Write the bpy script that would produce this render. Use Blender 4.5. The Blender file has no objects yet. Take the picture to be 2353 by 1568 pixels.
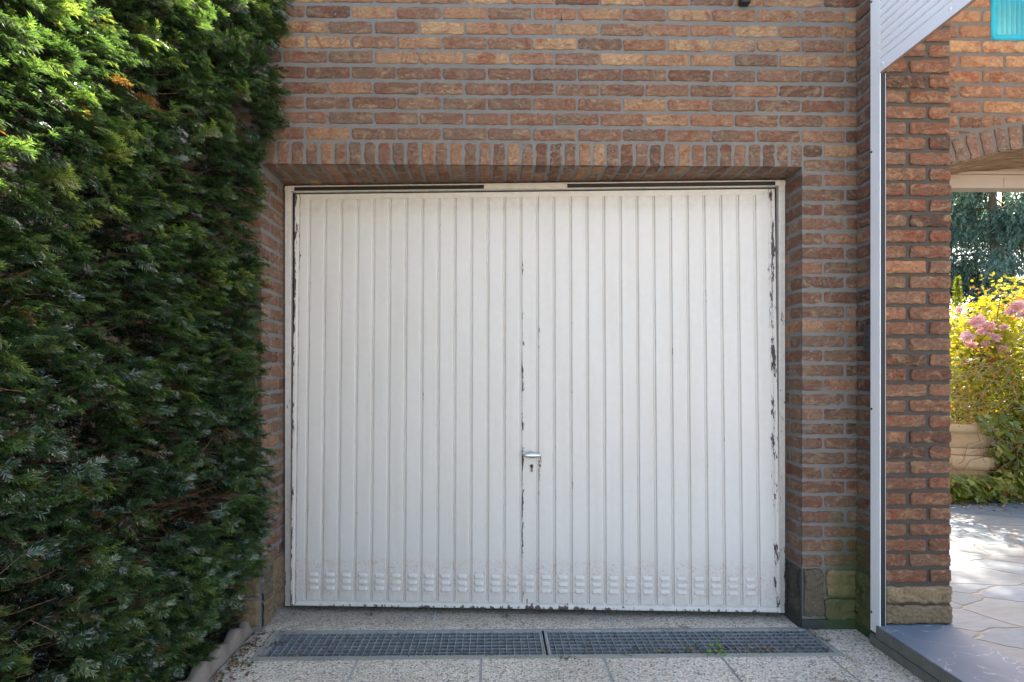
import bpy, bmesh, math, random
import numpy as np
from mathutils import Vector, Matrix
R=math.radians
rng=np.random.default_rng(7); random.seed(7)
C=bpy.context.scene.collection
scene=bpy.context.scene

# ------------------------------------------------------------------ camera, sky, sun, exposure
PSI=R(0.83); FPX=1250.0; W0=2353.0
cam_d=bpy.data.cameras.new('camera'); cam=bpy.data.objects.new('camera',cam_d); C.objects.link(cam)
cam.location=(0,0,1.215); cam.rotation_euler=(R(90),0,-PSI)
cam_d.sensor_width=36; cam_d.lens=FPX/W0*36; cam_d.shift_x=28.4/W0; cam_d.shift_y=81.0/W0
cam_d.clip_start=0.05; cam_d.clip_end=2000
scene.camera=cam
scene.render.resolution_x=1024; scene.render.resolution_y=682
SUN_AZ=R(33)      # from +Y towards +X
PROFILE=1.12
SUN_EL=math.atan(PROFILE*math.cos(SUN_AZ))
w=bpy.data.worlds.new('World'); scene.world=w; w.use_nodes=True
nt=w.node_tree; bg=nt.nodes['Background']; sky=nt.nodes.new('ShaderNodeTexSky')
sky.sky_type='NISHITA'; sky.sun_disc=False; sky.sun_elevation=SUN_EL; sky.sun_rotation=SUN_AZ
sky.air_density=1.0; sky.dust_density=2.0; sky.ozone_density=1.0
_hz=nt.nodes.new('ShaderNodeMix'); _hz.data_type='RGBA'; _hz.blend_type='MULTIPLY'; _hz.inputs[0].default_value=1
nt.links.new(sky.outputs[0],_hz.inputs[6]); _hz.inputs[7].default_value=(1.15,1.0,.90,1)     # hazy, whiter sky
nt.links.new(_hz.outputs[2],bg.inputs[0]); bg.inputs[1].default_value=0.15
sd=bpy.data.lights.new('sun','SUN'); sd.energy=5.0; sd.angle=R(0.5); sd.color=(1,0.90,0.76)
sun=bpy.data.objects.new('sun',sd); C.objects.link(sun)
dirv=Vector((math.sin(SUN_AZ)*math.cos(SUN_EL),math.cos(SUN_AZ)*math.cos(SUN_EL),math.sin(SUN_EL)))
sun.rotation_euler=(-dirv).to_track_quat('-Z','Y').to_euler(); sun.location=dirv*30
scene.view_settings.view_transform='Standard'; scene.view_settings.look='None'
scene.view_settings.gamma=1; scene.view_settings.use_curve_mapping=False
scene.view_settings.exposure=2.12
scene.render.engine='CYCLES'
scene.cycles.max_bounces=10; scene.cycles.diffuse_bounces=6; scene.cycles.transparent_max_bounces=8

# ------------------------------------------------------------------ numpy noise
_T=rng.random((32,32,32)).astype(np.float32)
def vnoise(P):
    P=np.asarray(P,dtype=np.float32); I=np.floor(P).astype(int); F=P-I; F=F*F*(3-2*F)
    i0=I&31; i1=(I+1)&31
    def g(a,b,c): return _T[a,b,c]
    x0,y0,z0=i0.T; x1,y1,z1=i1.T; fx,fy,fz=F.T
    a=g(x0,y0,z0)*(1-fx)+g(x1,y0,z0)*fx; b=g(x0,y1,z0)*(1-fx)+g(x1,y1,z0)*fx
    c=g(x0,y0,z1)*(1-fx)+g(x1,y0,z1)*fx; d=g(x0,y1,z1)*(1-fx)+g(x1,y1,z1)*fx
    return ((a*(1-fy)+b*fy)*(1-fz)+(c*(1-fy)+d*fy)*fz)*2-1
def fbm(P,o=3):
    P=np.asarray(P,dtype=np.float32); s=0; a=1; t=0
    for i in range(o): s=s+a*vnoise(P+i*7.3); t+=a; a*=.5; P=P*2.03
    return s/t

# ------------------------------------------------------------------ mesh builder
class MB:
    def __init__(s): s.V=[];s.G=[];s.A=[];s.n=0
    def add(s,V,F,tone=(.5,.5,.5),mat=0,smooth=True):
        V=np.asarray(V,dtype=np.float32).reshape(-1,3); F=np.asarray(F,dtype=np.int64)
        if F.ndim==1: F=F[None,:]
        t=np.asarray(tone,dtype=np.float32)
        if t.ndim==1: t=np.tile(t,(len(V),1))
        s.V.append(V); s.A.append(t); s.G.append((F+s.n,mat,smooth)); s.n+=len(V); return s
    def more(s,F,mat=0,smooth=True):   # more faces on the last added block
        F=np.asarray(F); s.G.append((F+(s.n-len(s.V[-1])),mat,smooth))
    def build(s,name,mats,parent=None,bevel=None):
        me=bpy.data.meshes.new(name); V=np.concatenate(s.V); A=np.concatenate(s.A)
        me.vertices.add(len(V)); me.vertices.foreach_set('co',V.ravel())
        nl=sum(g[0].size for g in s.G); nf=sum(len(g[0]) for g in s.G)
        me.loops.add(nl); me.polygons.add(nf)
        me.loops.foreach_set('vertex_index',np.concatenate([g[0].ravel() for g in s.G]).astype(np.int32))
        ls=[];mi=[];sm=[];o=0
        for F,m,k in s.G:
            ls.append(o+np.arange(len(F))*F.shape[1]); o+=F.size
            mi.append(np.full(len(F),m)); sm.append(np.full(len(F),k))
        me.polygons.foreach_set('loop_start',np.concatenate(ls).astype(np.int32))
        me.polygons.foreach_set('material_index',np.concatenate(mi).astype(np.int32))
        me.polygons.foreach_set('use_smooth',np.concatenate(sm).astype(bool))
        at=me.attributes.new('tone','FLOAT_COLOR','POINT')
        at.data.foreach_set('color',np.hstack([A,np.ones((len(A),1),dtype=np.float32)]).ravel().astype(np.float32))
        me.update(calc_edges=True)
        if not isinstance(mats,(list,tuple)): mats=[mats]
        for m in mats: me.materials.append(m)
        o=bpy.data.objects.new(name,me); C.objects.link(o)
        if parent: o.parent=parent
        return o
BOXF=np.array([[0,1,3,2],[4,6,7,5],[0,4,5,1],[2,3,7,6],[0,2,6,4],[1,5,7,3]])
def box(m,x0,x1,y0,y1,z0,z1,tone=(.5,.5,.5),mat=0,bev=0.0):
    if bev<=0:
        V=[(x,y,z) for x in(x0,x1) for y in(y0,y1) for z in(z0,z1)]
        m.add(V,BOXF,tone,mat,False); return
    bm=bmesh.new(); bmesh.ops.create_cube(bm,size=1)
    for v in bm.verts: v.co=Vector(((x0+x1)/2+v.co.x*(x1-x0),(y0+y1)/2+v.co.y*(y1-y0),(z0+z1)/2+v.co.z*(z1-z0)))
    bmesh.ops.bevel(bm,geom=list(bm.edges),offset=bev,segments=2,affect='EDGES',profile=.6)
    frombm(m,bm,tone,mat,False)
def frombm(m,bm,tone=(.5,.5,.5),mat=0,smooth=True):
    bm.verts.index_update(); V=[tuple(v.co) for v in bm.verts]
    by={}
    for f in bm.faces: by.setdefault(len(f.verts),[]).append([v.index for v in f.verts])
    first=True
    for k,F in by.items():
        if first: m.add(V,np.array(F),tone,mat,smooth); first=False
        else: m.more(np.array(F),mat,smooth)
    bm.free()
def gridF(nu,nv):
    i=np.arange((nu)*(nv)).reshape(nv,nu)
    return np.stack([i[:-1,:-1].ravel(),i[:-1,1:].ravel(),i[1:,1:].ravel(),i[1:,:-1].ravel()],1)
def tube(m,pts,rads,ns=6,tone=(.5,.5,.5),mat=0,cap=True):
    pts=[Vector(p) for p in pts]; n=len(pts)
    if not hasattr(rads,'__len__'): rads=[rads]*n
    V=[]
    up=Vector((.13,.37,.92))
    for i,p in enumerate(pts):
        t=(pts[min(i+1,n-1)]-pts[max(i-1,0)]).normalized()
        a=t.cross(up); 
        if a.length<1e-3: a=t.cross(Vector((1,0,0)))
        a.normalize(); b=t.cross(a)
        for k in range(ns):
            an=2*math.pi*k/ns; V.append(p+(a*math.cos(an)+b*math.sin(an))*rads[i])
    F=[[i*ns+k,i*ns+(k+1)%ns,(i+1)*ns+(k+1)%ns,(i+1)*ns+k] for i in range(n-1) for k in range(ns)]
    m.add([tuple(v) for v in V],np.array(F),tone,mat,True)
    if cap:
        m.more(np.array([[k for k in range(ns)][::-1]]),mat,True); m.more(np.array([[(n-1)*ns+k for k in range(ns)]]),mat,True)
def lathe(m,prof,cx,cy,ns=40,tone=(.5,.5,.5),mat=0,disp=None):
    V=[]
    for (r,z) in prof:
        for k in range(ns):
            a=2*math.pi*k/ns; rr=r+(disp(a,z) if disp else 0); V.append((cx+rr*math.cos(a),cy+rr*math.sin(a),z))
    n=len(prof)
    F=[[i*ns+k,i*ns+(k+1)%ns,(i+1)*ns+(k+1)%ns,(i+1)*ns+k] for i in range(n-1) for k in range(ns)]
    m.add(V,np.array(F),tone,mat,True)

# ------------------------------------------------------------------ tags
def tag(o,label=None,cat=None,group=None,kind=None):
    if label: o['label']=label
    if cat: o['category']=cat
    if group: o['group']=group
    if kind: o['kind']=kind
    return o
def empty(name,loc,label,cat,group=None,kind=None):
    o=bpy.data.objects.new(name,None); C.objects.link(o); o.location=loc; o.empty_display_size=.1
    return tag(o,label,cat,group,kind)

# ------------------------------------------------------------------ material helpers
class Mat:
    def __init__(s,name):
        s.m=bpy.data.materials.new(name); s.m.use_nodes=True; s.t=s.m.node_tree; s.n=s.t.nodes; s.p=s.n['Principled BSDF']
        s.co=s.n.new('ShaderNodeTexCoord').outputs['Object']
    def link(s,a,b): s.t.links.new(a,b)
    def inp(s,node,k,v):
        if hasattr(v,'is_output') or hasattr(v,'links'): s.link(v,node.inputs[k])
        else: node.inputs[k].default_value=v
    def noise(s,sc,det=4,rough=.55,vec=None,dist=0,out=0):
        n=s.n.new('ShaderNodeTexNoise'); n.inputs['Scale'].default_value=sc; n.inputs['Detail'].default_value=det
        n.inputs['Roughness'].default_value=rough; n.inputs['Distortion'].default_value=dist
        s.link(vec or s.co,n.inputs['Vector']); return n.outputs[out]
    def vor(s,sc,feat='F1',vec=None,out='Distance',rand=1):
        n=s.n.new('ShaderNodeTexVoronoi'); n.feature=feat; n.inputs['Scale'].default_value=sc; n.inputs['Randomness'].default_value=rand
        s.link(vec or s.co,n.inputs['Vector']); return n.outputs[out]
    def mapv(s,scale=(1,1,1),loc=(0,0,0),rot=(0,0,0),vec=None):
        n=s.n.new('ShaderNodeMapping'); n.inputs['Scale'].default_value=scale; n.inputs['Location'].default_value=loc; n.inputs['Rotation'].default_value=rot
        s.link(vec or s.co,n.inputs['Vector']); return n.outputs[0]
    def ramp(s,f,stops,interp='LINEAR'):
        n=s.n.new('ShaderNodeValToRGB'); e=n.color_ramp.elements; n.color_ramp.interpolation=interp
        while len(e)<len(stops): e.new(.5)
        for k,(p,c) in enumerate(stops):
            e[k].position=p; e[k].color=(tuple(c)[:3]+(1,)) if hasattr(c,'__len__') else (c,c,c,1)
        s.link(f,n.inputs[0]); return n.outputs[0]
    def math(s,op,a,b=0.0,c=None,clamp=False):
        n=s.n.new('ShaderNodeMath'); n.operation=op; n.use_clamp=clamp
        s.inp(n,0,a); s.inp(n,1,b)
        if c is not None: s.inp(n,2,c)
        return n.outputs[0]
    def mix(s,f,a,b,mode='MIX'):
        n=s.n.new('ShaderNodeMix'); n.data_type='RGBA'; n.blend_type=mode
        s.inp(n,0,f)
        for k,v in ((6,a),(7,b)):
            if hasattr(v,'links'): s.link(v,n.inputs[k])
            else: n.inputs[k].default_value=tuple(v)+(1,)
        return n.outputs[2]
    def vmath(s,op,a,b):
        n=s.n.new('ShaderNodeVectorMath'); n.operation=op
        for k,v in ((0,a),(1,b)):
            if hasattr(v,'links'): s.link(v,n.inputs[k])
            else: n.inputs[k].default_value=v
        return n.outputs[0]
    def attr(s,name='tone'):
        n=s.n.new('ShaderNodeAttribute'); n.attribute_name=name; sp=s.n.new('ShaderNodeSeparateColor'); s.link(n.outputs['Color'],sp.inputs[0])
        return sp.outputs[0],sp.outputs[1],sp.outputs[2]
    def xyz(s,vec=None):
        n=s.n.new('ShaderNodeSeparateXYZ'); s.link(vec or s.co,n.inputs[0]); return n.outputs
    def comb(s,x,y,z):
        n=s.n.new('ShaderNodeCombineXYZ'); s.inp(n,0,x);s.inp(n,1,y);s.inp(n,2,z); return n.outputs[0]
    def bump(s,h,strength=.5,dist=.002,prev=None):
        n=s.n.new('ShaderNodeBump'); n.inputs['Strength'].default_value=strength; n.inputs['Distance'].default_value=dist
        s.link(h,n.inputs['Height'])
        if prev: s.link(prev,n.inputs['Normal'])
        return n.outputs[0]
    def out(s,col=None,rough=None,normal=None,metal=None,spec=None):
        if col is not None: s.inp(s.p,'Base Color',col if hasattr(col,'links') else tuple(col)+(1,))
        if rough is not None: s.inp(s.p,'Roughness',rough)
        if normal is not None: s.link(normal,s.p.inputs['Normal'])
        if metal is not None: s.inp(s.p,'Metallic',metal)
        if spec is not None: s.inp(s.p,'Specular IOR Level',spec)
        return s.m
def plain(name,col,rough=.5,metal=0,nscale=20,var=.12,bstr=.15):
    m=Mat(name); n=m.noise(nscale,5); c=m.mix(n,tuple(x*(1-var) for x in col),tuple(min(1,x*(1+var)) for x in col))
    return m.out(c,rough,m.bump(m.noise(nscale*12,3),bstr,.001),metal)

# algae: a green film that grows on the damp foot of the right jamb and side wall
def algae_mask(m):
    X,Y,Z=m.xyz()
    n=m.noise(7,5,.6)
    zz=m.math('MULTIPLY_ADD',Z,-1.15,.98)     # 1 near z=0, 0 near .7
    xx=m.math('MULTIPLY_ADD',X,5.0,-7.4,clamp=True)
    yy=m.math('MULTIPLY_ADD',Y,-14.0,37.3,clamp=True)
    k=m.math('MULTIPLY',m.math('MULTIPLY',m.math('ADD',zz,m.math('MULTIPLY',n,.5)),xx),1.0)
    k=m.math('MULTIPLY_ADD',k,2.2,-1.05,clamp=True)
    # none on the pier (X > 1.79)
    pp=m.math('LESS_THAN',X,1.79)
    return m.math('MULTIPLY',k,pp)

def brick_mat(name='brick',tint=(.90,.93,.89)):
    m=Mat(name); r,g,b=m.attr()
    off=m.comb(m.math('MULTIPLY',b,37.0),m.math('MULTIPLY',b,91.0),m.math('MULTIPLY',g,53.0))
    v=m.vmath('ADD',m.co,off)
    base=m.ramp(r,[(0,(.10,.068,.058)),(.16,(.16,.092,.070)),(.3,(.215,.118,.085)),(.42,(.215,.140,.105)),(.55,(.27,.152,.108)),(.7,(.36,.19,.12)),(.85,(.42,.25,.15)),(1,(.50,.31,.18))])
    n1=m.noise(9,6,.62,m.mapv(scale=(1,1,1.7),rot=(0,.35,0),vec=v),1.9)
    n2=m.noise(70,6,.7,v,.6)
    pat=m.ramp(n1,[(.50,0.0),(.66,.9)])
    warm=m.mix(pat,base,m.mix(.5,base,(.50,.345,.22)))
    red=m.ramp(m.noise(11,4,.6,m.mapv(loc=(4,7,2),vec=v),1.0),[(.5,0.0),(.68,1.0)])
    warm=m.mix(m.math('MULTIPLY',red,.65),warm,(.25,.075,.045))
    sp=m.ramp(n2,[(.30,.78),(.5,1.0),(.70,1.15)])
    col=m.mix(1.0,warm,sp,'MULTIPLY')
    fine=m.ramp(m.noise(420,3,.7,v),[(.3,.8),(.7,1.18)])
    col=m.mix(1.0,col,fine,'MULTIPLY')
    lime=m.ramp(m.noise(30,7,.78,m.mapv(loc=(1,3,9),scale=(1,1,1.8),rot=(0,.5,0),vec=v),2.6),[(.60,0.0),(.70,1.0)])
    col=m.mix(m.math('MULTIPLY',lime,.32),col,(.50,.40,.31))
    al=algae_mask(m)
    col=m.mix(1,col,tint,'MULTIPLY')
    col=m.mix(m.math('MULTIPLY',al,.75),col,(.095,.11,.03))
    crease=m.math('ABSOLUTE',m.math('SUBTRACT',m.noise(28,5,.6,m.mapv(scale=(1,1,2.6),rot=(.3,.5,.2),vec=v),2.5),.5))
    ch=m.ramp(crease,[(0.0,0.0),(.035,1.0)])
    nb=m.bump(ch,.7,.005)
    nb=m.bump(m.noise(150,6,.7,v,.3),.55,.002,nb)
    nb=m.bump(m.noise(600,3,.6,v),.4,.0008,nb)
    return m.out(col,.92,nb,spec=.25)
def mortar_mat(name,c):
    m=Mat(name); n=m.noise(9,6,.65); f=m.noise(260,4,.8)
    col=m.mix(n,tuple(x*.72 for x in c),tuple(x*1.2 for x in c))
    col=m.mix(1.0,col,m.ramp(f,[(.3,.7),(.7,1.25)]),'MULTIPLY')
    al=algae_mask(m); col=m.mix(m.math('MULTIPLY',al,.85),col,(.055,.085,.035))
    nb=m.bump(m.noise(60,5,.7),.6,.004); nb=m.bump(f,.6,.0016,nb)
    return m.out(col,.95,nb,spec=.2)
def stone_mat():
    m=Mat('sandstone'); r,g,b=m.attr()
    off=m.comb(m.math('MULTIPLY',b,17.0),m.math('MULTIPLY',g,31.0),0.0); v=m.vmath('ADD',m.co,off)
    base=m.ramp(r,[(0,(.06,.058,.056)),(.3,(.125,.105,.078)),(.6,(.225,.165,.10)),(1,(.37,.25,.14))])
    base=m.mix(m.noise(6,5,.6,v,.8),m.mix(1,base,(.6,.62,.62),'MULTIPLY'),base)
    sp=m.ramp(m.noise(90,6,.7,v),[(.3,.6),(.7,1.35)])
    col=m.mix(1,base,sp,'MULTIPLY'); al=algae_mask(m)
    col=m.mix(m.math('MULTIPLY',al,.7),col,(.10,.115,.035))
    nb=m.bump(m.noise(18,6,.6,v,1),.8,.01); nb=m.bump(m.noise(180,5,.7,v),.7,.002,nb)
    return m.out(col,.9,nb,spec=.25)
BR=brick_mat(); BW=brick_mat('brick_warm_bounce',(1.02,.90,.75)); MO=mortar_mat('mortar_light',(.20,.195,.185)); MD=mortar_mat('mortar_dark',(.085,.076,.066)); MW=mortar_mat('mortar_porch',(.16,.14,.12)); ST=stone_mat()  # second brick tint: warm bounced light put into the porch brick colour
MP=mortar_mat('plinth_render',(.065,.068,.062))

def paint_mat():
    # cream white sheet metal; tone.r = how worn the paint is here, tone.g = how grubby
    m=Mat('cream_painted_steel'); r,g,b=m.attr()
    base=m.mix(m.noise(1.4,4,.5),(.66,.64,.60),(.72,.70,.665))
    streak=m.noise(14,4,.6,m.mapv(scale=(1,1,.08)))
    base=m.mix(m.math('MULTIPLY',m.ramp(streak,[(.45,0.0),(.75,1.0)]),.34),base,(.56,.52,.45))
    dirt=m.math('MULTIPLY',g,m.ramp(m.noise(30,5,.7),[(.3,.1),(.7,1.0)]))
    base=m.mix(dirt,base,(.33,.27,.2))
    red=m.math('MULTIPLY',b,m.ramp(m.noise(55,6,.75,dist=2.0),[(.555,0.0),(.6,1.0)]))
    base=m.mix(m.math('MULTIPLY',red,.6),base,(.55,.16,.13))
    n=m.noise(26,7,.72,m.mapv(scale=(1.6,1.6,.42)),.4)
    chip=m.ramp(m.math('ADD',n,m.math('MULTIPLY',r,.40)),[(.775,0.0),(.79,1.0)])
    col=m.mix(chip,base,m.mix(m.noise(45,4),(.05,.06,.075),(.14,.07,.06)))
    nb=m.bump(chip,-.5,.0008); nb=m.bump(m.noise(3.5,2,.4),.12,.01,nb)
    return m.out(col,m.math('MULTIPLY_ADD',chip,.35,.42),nb,spec=.4)
PAINT=paint_mat()
PLASTIC=plain('white_lacquered_aluminium',(.83,.85,.88),.38,0,8,.03,.03)
BLACK=plain('black_rubber',(.012,.012,.014),.6,0,30,.3,.1)
BLACKM=plain('dark_powder_coat',(.025,.028,.034),.4,0,30,.2,.1)
CHROME=plain('worn_chrome',(.62,.62,.60),.28,1,60,.1,.05)
BRASS=plain('dull_brass',(.20,.17,.13),.5,1,80,.3,.2)
GALV=Mat('galvanised_steel')
_c=GALV.mix(GALV.vor(45,out='Color'),(.33,.35,.36),(.46,.485,.50)); _d=GALV.ramp(GALV.noise(25,5,.7),[(.5,0.0),(.75,1.0)])
GALV=GALV.out(GALV.mix(GALV.math('MULTIPLY',_d,.6),_c,(.13,.10,.075)),.5,GALV.bump(GALV.noise(120,4),.2,.001),.55)

# ------------------------------------------------------------------ brick generator
def brick(m,o,u,v,n,w,h,proud=.0055,tone=.5,res=.0052,rough=1.0,mat=0,side=.02,skirt=(1,1,1,1),rnd=.0032,lf=0.0):
    """one brick face as a relief grid; skirt = left,right,bottom,top edges that fall back into the joint"""
    o=np.array(o,float);u=np.array(u,float);v=np.array(v,float);n=np.array(n,float)
    nu=max(4,int(w/res))+1; nv=max(4,int(h/res))+1
    su=np.linspace(0,1,nu); sv=np.linspace(0,1,nv)
    # denser at edges
    U,Vv=np.meshgrid(su,sv); x=U*w; y=Vv*h
    seed=rng.random()*500
    cx=x-w/2; cy=y-h/2
    rc=min(.011,h*.28)*(.6+.8*rng.random())
    a=np.abs(cx)-(w/2-rc); b=np.abs(cy)-(h/2-rc)
    if not skirt[0]: a=np.where(cx<0,-1,a)
    if not skirt[1]: a=np.where(cx>0,-1,a)
    k=(a>0)&(b>0); s=np.where(k,np.maximum(a,b)/np.maximum(np.hypot(a,b),1e-6),1)
    cx=np.where(k,np.sign(cx)*((w/2-rc)+a*s),cx); cy=np.where(k,np.sign(cy)*((h/2-rc)+b*s),cy)
    P0=np.stack([x.ravel(),y.ravel(),np.full(x.size,seed)],1)
    # ragged outline
    eu=np.minimum(x,w-x); ev=np.minimum(y,h-y)
    wob=fbm(P0*[38,38,1],3).reshape(x.shape)*.0055*rough; wob2=fbm(P0*[38,38,1]+9,3).reshape(x.shape)*.0045*rough
    eL=1 if skirt[0] else 0; eR=1 if skirt[1] else 0
    fu=np.where(x<w/2,eL,eR)*np.clip(1-eu/.02,0,1); fv=np.clip(1-ev/.02,0,1)
    cx=cx+wob*fu; cy=cy+wob2*fv
    d=np.full(x.shape,9.)
    if skirt[0]: d=np.minimum(d,x)
    if skirt[1]: d=np.minimum(d,w-x)
    if skirt[2]: d=np.minimum(d,y)
    if skirt[3]: d=np.minimum(d,h-y)
    q=np.clip(1-d/(rnd*1.4),0,1); drop=rnd*(1-np.sqrt(1-.98*q*q))
    ang=rng.uniform(-.5,.5); ca,sa=math.cos(ang),math.sin(ang)
    xr=x*ca+y*sa; yr=-x*sa+y*ca
    Pw=np.stack([xr.ravel()*22,yr.ravel()*58,np.full(x.size,seed)],1)
    wv=fbm(Pw+fbm(Pw*.6,2)[:,None]*1.3,3).reshape(x.shape)
    cr=np.clip(1-np.abs(wv)/.09,0,1)*np.clip(fbm(P0*[14,14,1]+3,2).reshape(x.shape)*3+.2,0,1)
    lo=fbm(P0*[26,34,1]+5,4).reshape(x.shape)
    z=proud+lo*.0032*rough-cr*.0085*rough-drop
    if lf: z=z+lf*fbm(P0*[11,13,1]+7,3).reshape(x.shape)*np.clip(d/.03,0,1)-lf*.5*np.clip(.08-np.abs(fbm(P0*[7,16,1]+2,2).reshape(x.shape)),0,.08)/.08
    P=o+np.outer((cx+w/2).ravel(),u)+np.outer((cy+h/2).ravel(),v)+np.outer(z.ravel(),n)
    tn=(float(np.clip(tone,0,1)),rng.random(),rng.random())
    m.add(P,gridF(nu,nv),tn,mat,True)
    # skirt
    idx=np.arange(nu*nv).reshape(nv,nu)
    for fl,e in ((skirt[0],idx[:,0][::-1]),(skirt[1],idx[:,-1]),(skirt[2],idx[0,:]),(skirt[3],idx[-1,:][::-1])):
        if not fl: continue
        top=P[e]; bot=top-n*(side+proud)
        q=len(e); F=np.stack([np.arange(q-1),np.arange(1,q),np.arange(1,q)+q,np.arange(q-1)+q],1)
        m.add(np.concatenate([top,bot]),F[:,::-1],tn,mat,True)
def mortar(m,o,u,v,n,w,h,step=.012,amp=.0015,mat=1):
    o=np.array(o,float);u=np.array(u,float);v=np.array(v,float);n=np.array(n,float)
    nu=max(2,int(w/step)+1); nv=max(2,int(h/step)+1)
    U,V=np.meshgrid(np.linspace(0,w,nu),np.linspace(0,h,nv)); P=o+np.outer(U.ravel(),u)+np.outer(V.ravel(),v)
    if amp>0:
        e=(np.minimum(np.minimum(U,w-U),np.minimum(V,h-V))>1e-6).ravel()
        P=P+np.outer(fbm(P*[22,22,22],3)*amp*e,n)
    m.add(P,gridF(nu,nv),(.5,.5,.5),mat,True)
def tone_pick(z,x=0):
    r=rng.random()
    t=.30+.26*rng.random() if r<.66 else (.55+.3*rng.random() if r<.86 else .08+.18*rng.random())
    if z>2.62 and rng.random()<.75*min(1,(z-2.62)/.12): t+=.28+.1*rng.random()   # many bricks higher up get a paler, oranger tone
    return t
def jit(a=.0015): return rng.uniform(-a,a)

# ================================================================== GARAGE BUILDING
FY=2.6; XL=-1.095; XR=1.495; XC=1.762; ZB=.2995; PT=.0705; BH=.0540; LZ=2.224
TOPZ=3.10
gar=empty('garage_building',(0,0,0),'brick garage with a soldier course over its cream ribbed up and over door','building')
UX=(1,0,0);UZ=(0,0,1);UY=(0,1,0);NF=(0,-1,0)
m=MB()
nrows=int((TOPZ-ZB)/PT)+1
def rowz(k): return ZB+k*PT if k<=29 else ZB+29*PT+(k-29)*.0722
JL=.0105
def span_bricks(mb,z,h,xa,xb,joint0,Y,skL,skR,yn=NF,pitch=.2158,proud=.0055,zt=None,step=.0052):
    """bricks between xa and xb with joints at joint0 + k*pitch"""
    k0=math.floor((xa-joint0)/pitch); edges=[xa]
    j=joint0+k0*pitch
    js=[]
    while j<xb+pitch:
        if j>xa+.015 and j<xb-.015: js.append(j)
        j+=pitch
    cuts=[xa]+js+[xb]
    for i in range(len(cuts)-1):
        a=cuts[i]+(JL/2 if i>0 else 0)+jit(); b=cuts[i+1]-(JL/2 if i<len(cuts)-2 else 0)+jit()
        if i==0: a=cuts[0]
        if i==len(cuts)-2: b=cuts[-1]
        if b-a<.015: continue
        fl=(1 if (i>0 or skL) else 0, 1 if (i<len(cuts)-2 or skR) else 0,1,1)
        far=(b<-1.25)
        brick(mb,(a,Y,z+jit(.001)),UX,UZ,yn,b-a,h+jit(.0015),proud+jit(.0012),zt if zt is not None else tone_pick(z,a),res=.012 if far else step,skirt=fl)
for k in range(nrows):
    z=rowz(k)+.0012*math.sin(k*1.7)
    typ=(29-k)%2     # row of the bond
    jc=XC-(.058 if typ==0 else .166)
    if z+BH<LZ+.008 and k<28:
        span_bricks(m,z,BH,-3.0,XL,jc,FY,1,0)
        # right jamb front: full + closer / header + three quarter
        t0=tone_pick(z); 
        if typ==0: parts=[(XR,XR+.202),(XR+.202+JL+.003,XC)]
        else: parts=[(XR,XR+.097),(XR+.097+JL,XC)]
        for i,(a,b) in enumerate(parts):
            t=t0 if i==0 else tone_pick(z)
            brick(m,(a,FY,z+jit(.001)),UX,UZ,NF,b-a,BH+jit(.0015),.004+jit(.001),t,skirt=(0 if i==0 else 1,1,1,1))
        # right reveal (faces -X)
        D=.19
        if typ==0: rp=[(0,.098),(.098+JL,D)]
        else: rp=[(0,D)]
        for i,(a,b) in enumerate(rp):
            brick(m,(XR,FY+b,z+jit(.001)),(0,-1,0),UZ,(-1,0,0),b-a,BH+jit(.001),.003,t0 if i==0 else tone_pick(z),skirt=(1,0 if i==0 else 1,1,1))
        # left reveal (faces +X)
        D=.31
        rp=[(0,.098),(.098+JL,D-.0)] if typ==0 else [(0,.203),(.203+JL,D)]
        t0=tone_pick(z)
        for i,(a,b) in enumerate(rp):
            brick(m,(XL,FY+a,z+jit(.001)),UY,UZ,(1,0,0),b-a,BH+jit(.001),.003,t0 if i==0 else tone_pick(z),skirt=(0 if i==0 else 1,1,1,1))
    elif z<2.33:
        zz=z
        span_bricks(m,zz,BH,-3.0,XL-.02,jc,FY,1,1)
        if typ==0: parts=[(XR+.008,XR+.205),(XR+.205+JL,XC)]
        else: parts=[(XR+.008,XR+.097),(XR+.097+JL,XC)]
        for i,(a,b) in enumerate(parts):
            brick(m,(a,FY,z),UX,UZ,NF,b-a,BH,.004,tone_pick(z),skirt=(1,1,1,1))
    elif TOPZ-z>.02:
        span_bricks(m,z,min(BH,TOPZ-z),-3.0,XC,jc,FY,1,1)
# mortar beds
mortar(m,(-3.0,FY,0),UX,UZ,NF,3.0+XL,TOPZ,.03,.001)
mortar(m,(XL,FY,LZ+.001),UX,UZ,NF,XR-XL,TOPZ-LZ-.001)
mortar(m,(XR,FY,0),UX,UZ,NF,XC-XR,TOPZ)
mortar(m,(XR,FY+.30,0),(0,-1,0),UZ,(-1,0,0),.30,LZ+.04)
mortar(m,(XL,FY,0),UY,UZ,(1,0,0),.40,LZ+.04)
m.build('front_wall',[BR,MO],gar)
# lintel: soldier course and its soffit
m=MB()
x=XL+.010; P=.0683; i=0
while x<XR-.02:
    wd=.0535+jit(.0015); t=tone_pick(2.3)+.03
    brick(m,(x+jit(.0015),FY,LZ),UX,UZ,NF,wd,.104+jit(.0015),.004+jit(.001),t,skirt=(1,1,0,1))
    # soffit: full brick then a cut one, alternating
    D=.33; cuts=[(0,.2),(.213,D)] if i%2==0 else [(0,.093),(.106,.305),(.318,.33)]
    for j,(a,b) in enumerate(cuts):
        brick(m,(x,FY+a,LZ),UX,UY,(0,0,-1),wd,b-a,.003+jit(.001),t if j==0 else tone_pick(2.0),skirt=(1,1,0 if j==0 else 1,1))
    x+=P; i+=1
mortar(m,(XL,FY,LZ),UX,UY,(0,0,-1),XR-XL,.36)
m.build('brick_lintel',[BR,MO],gar)
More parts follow.
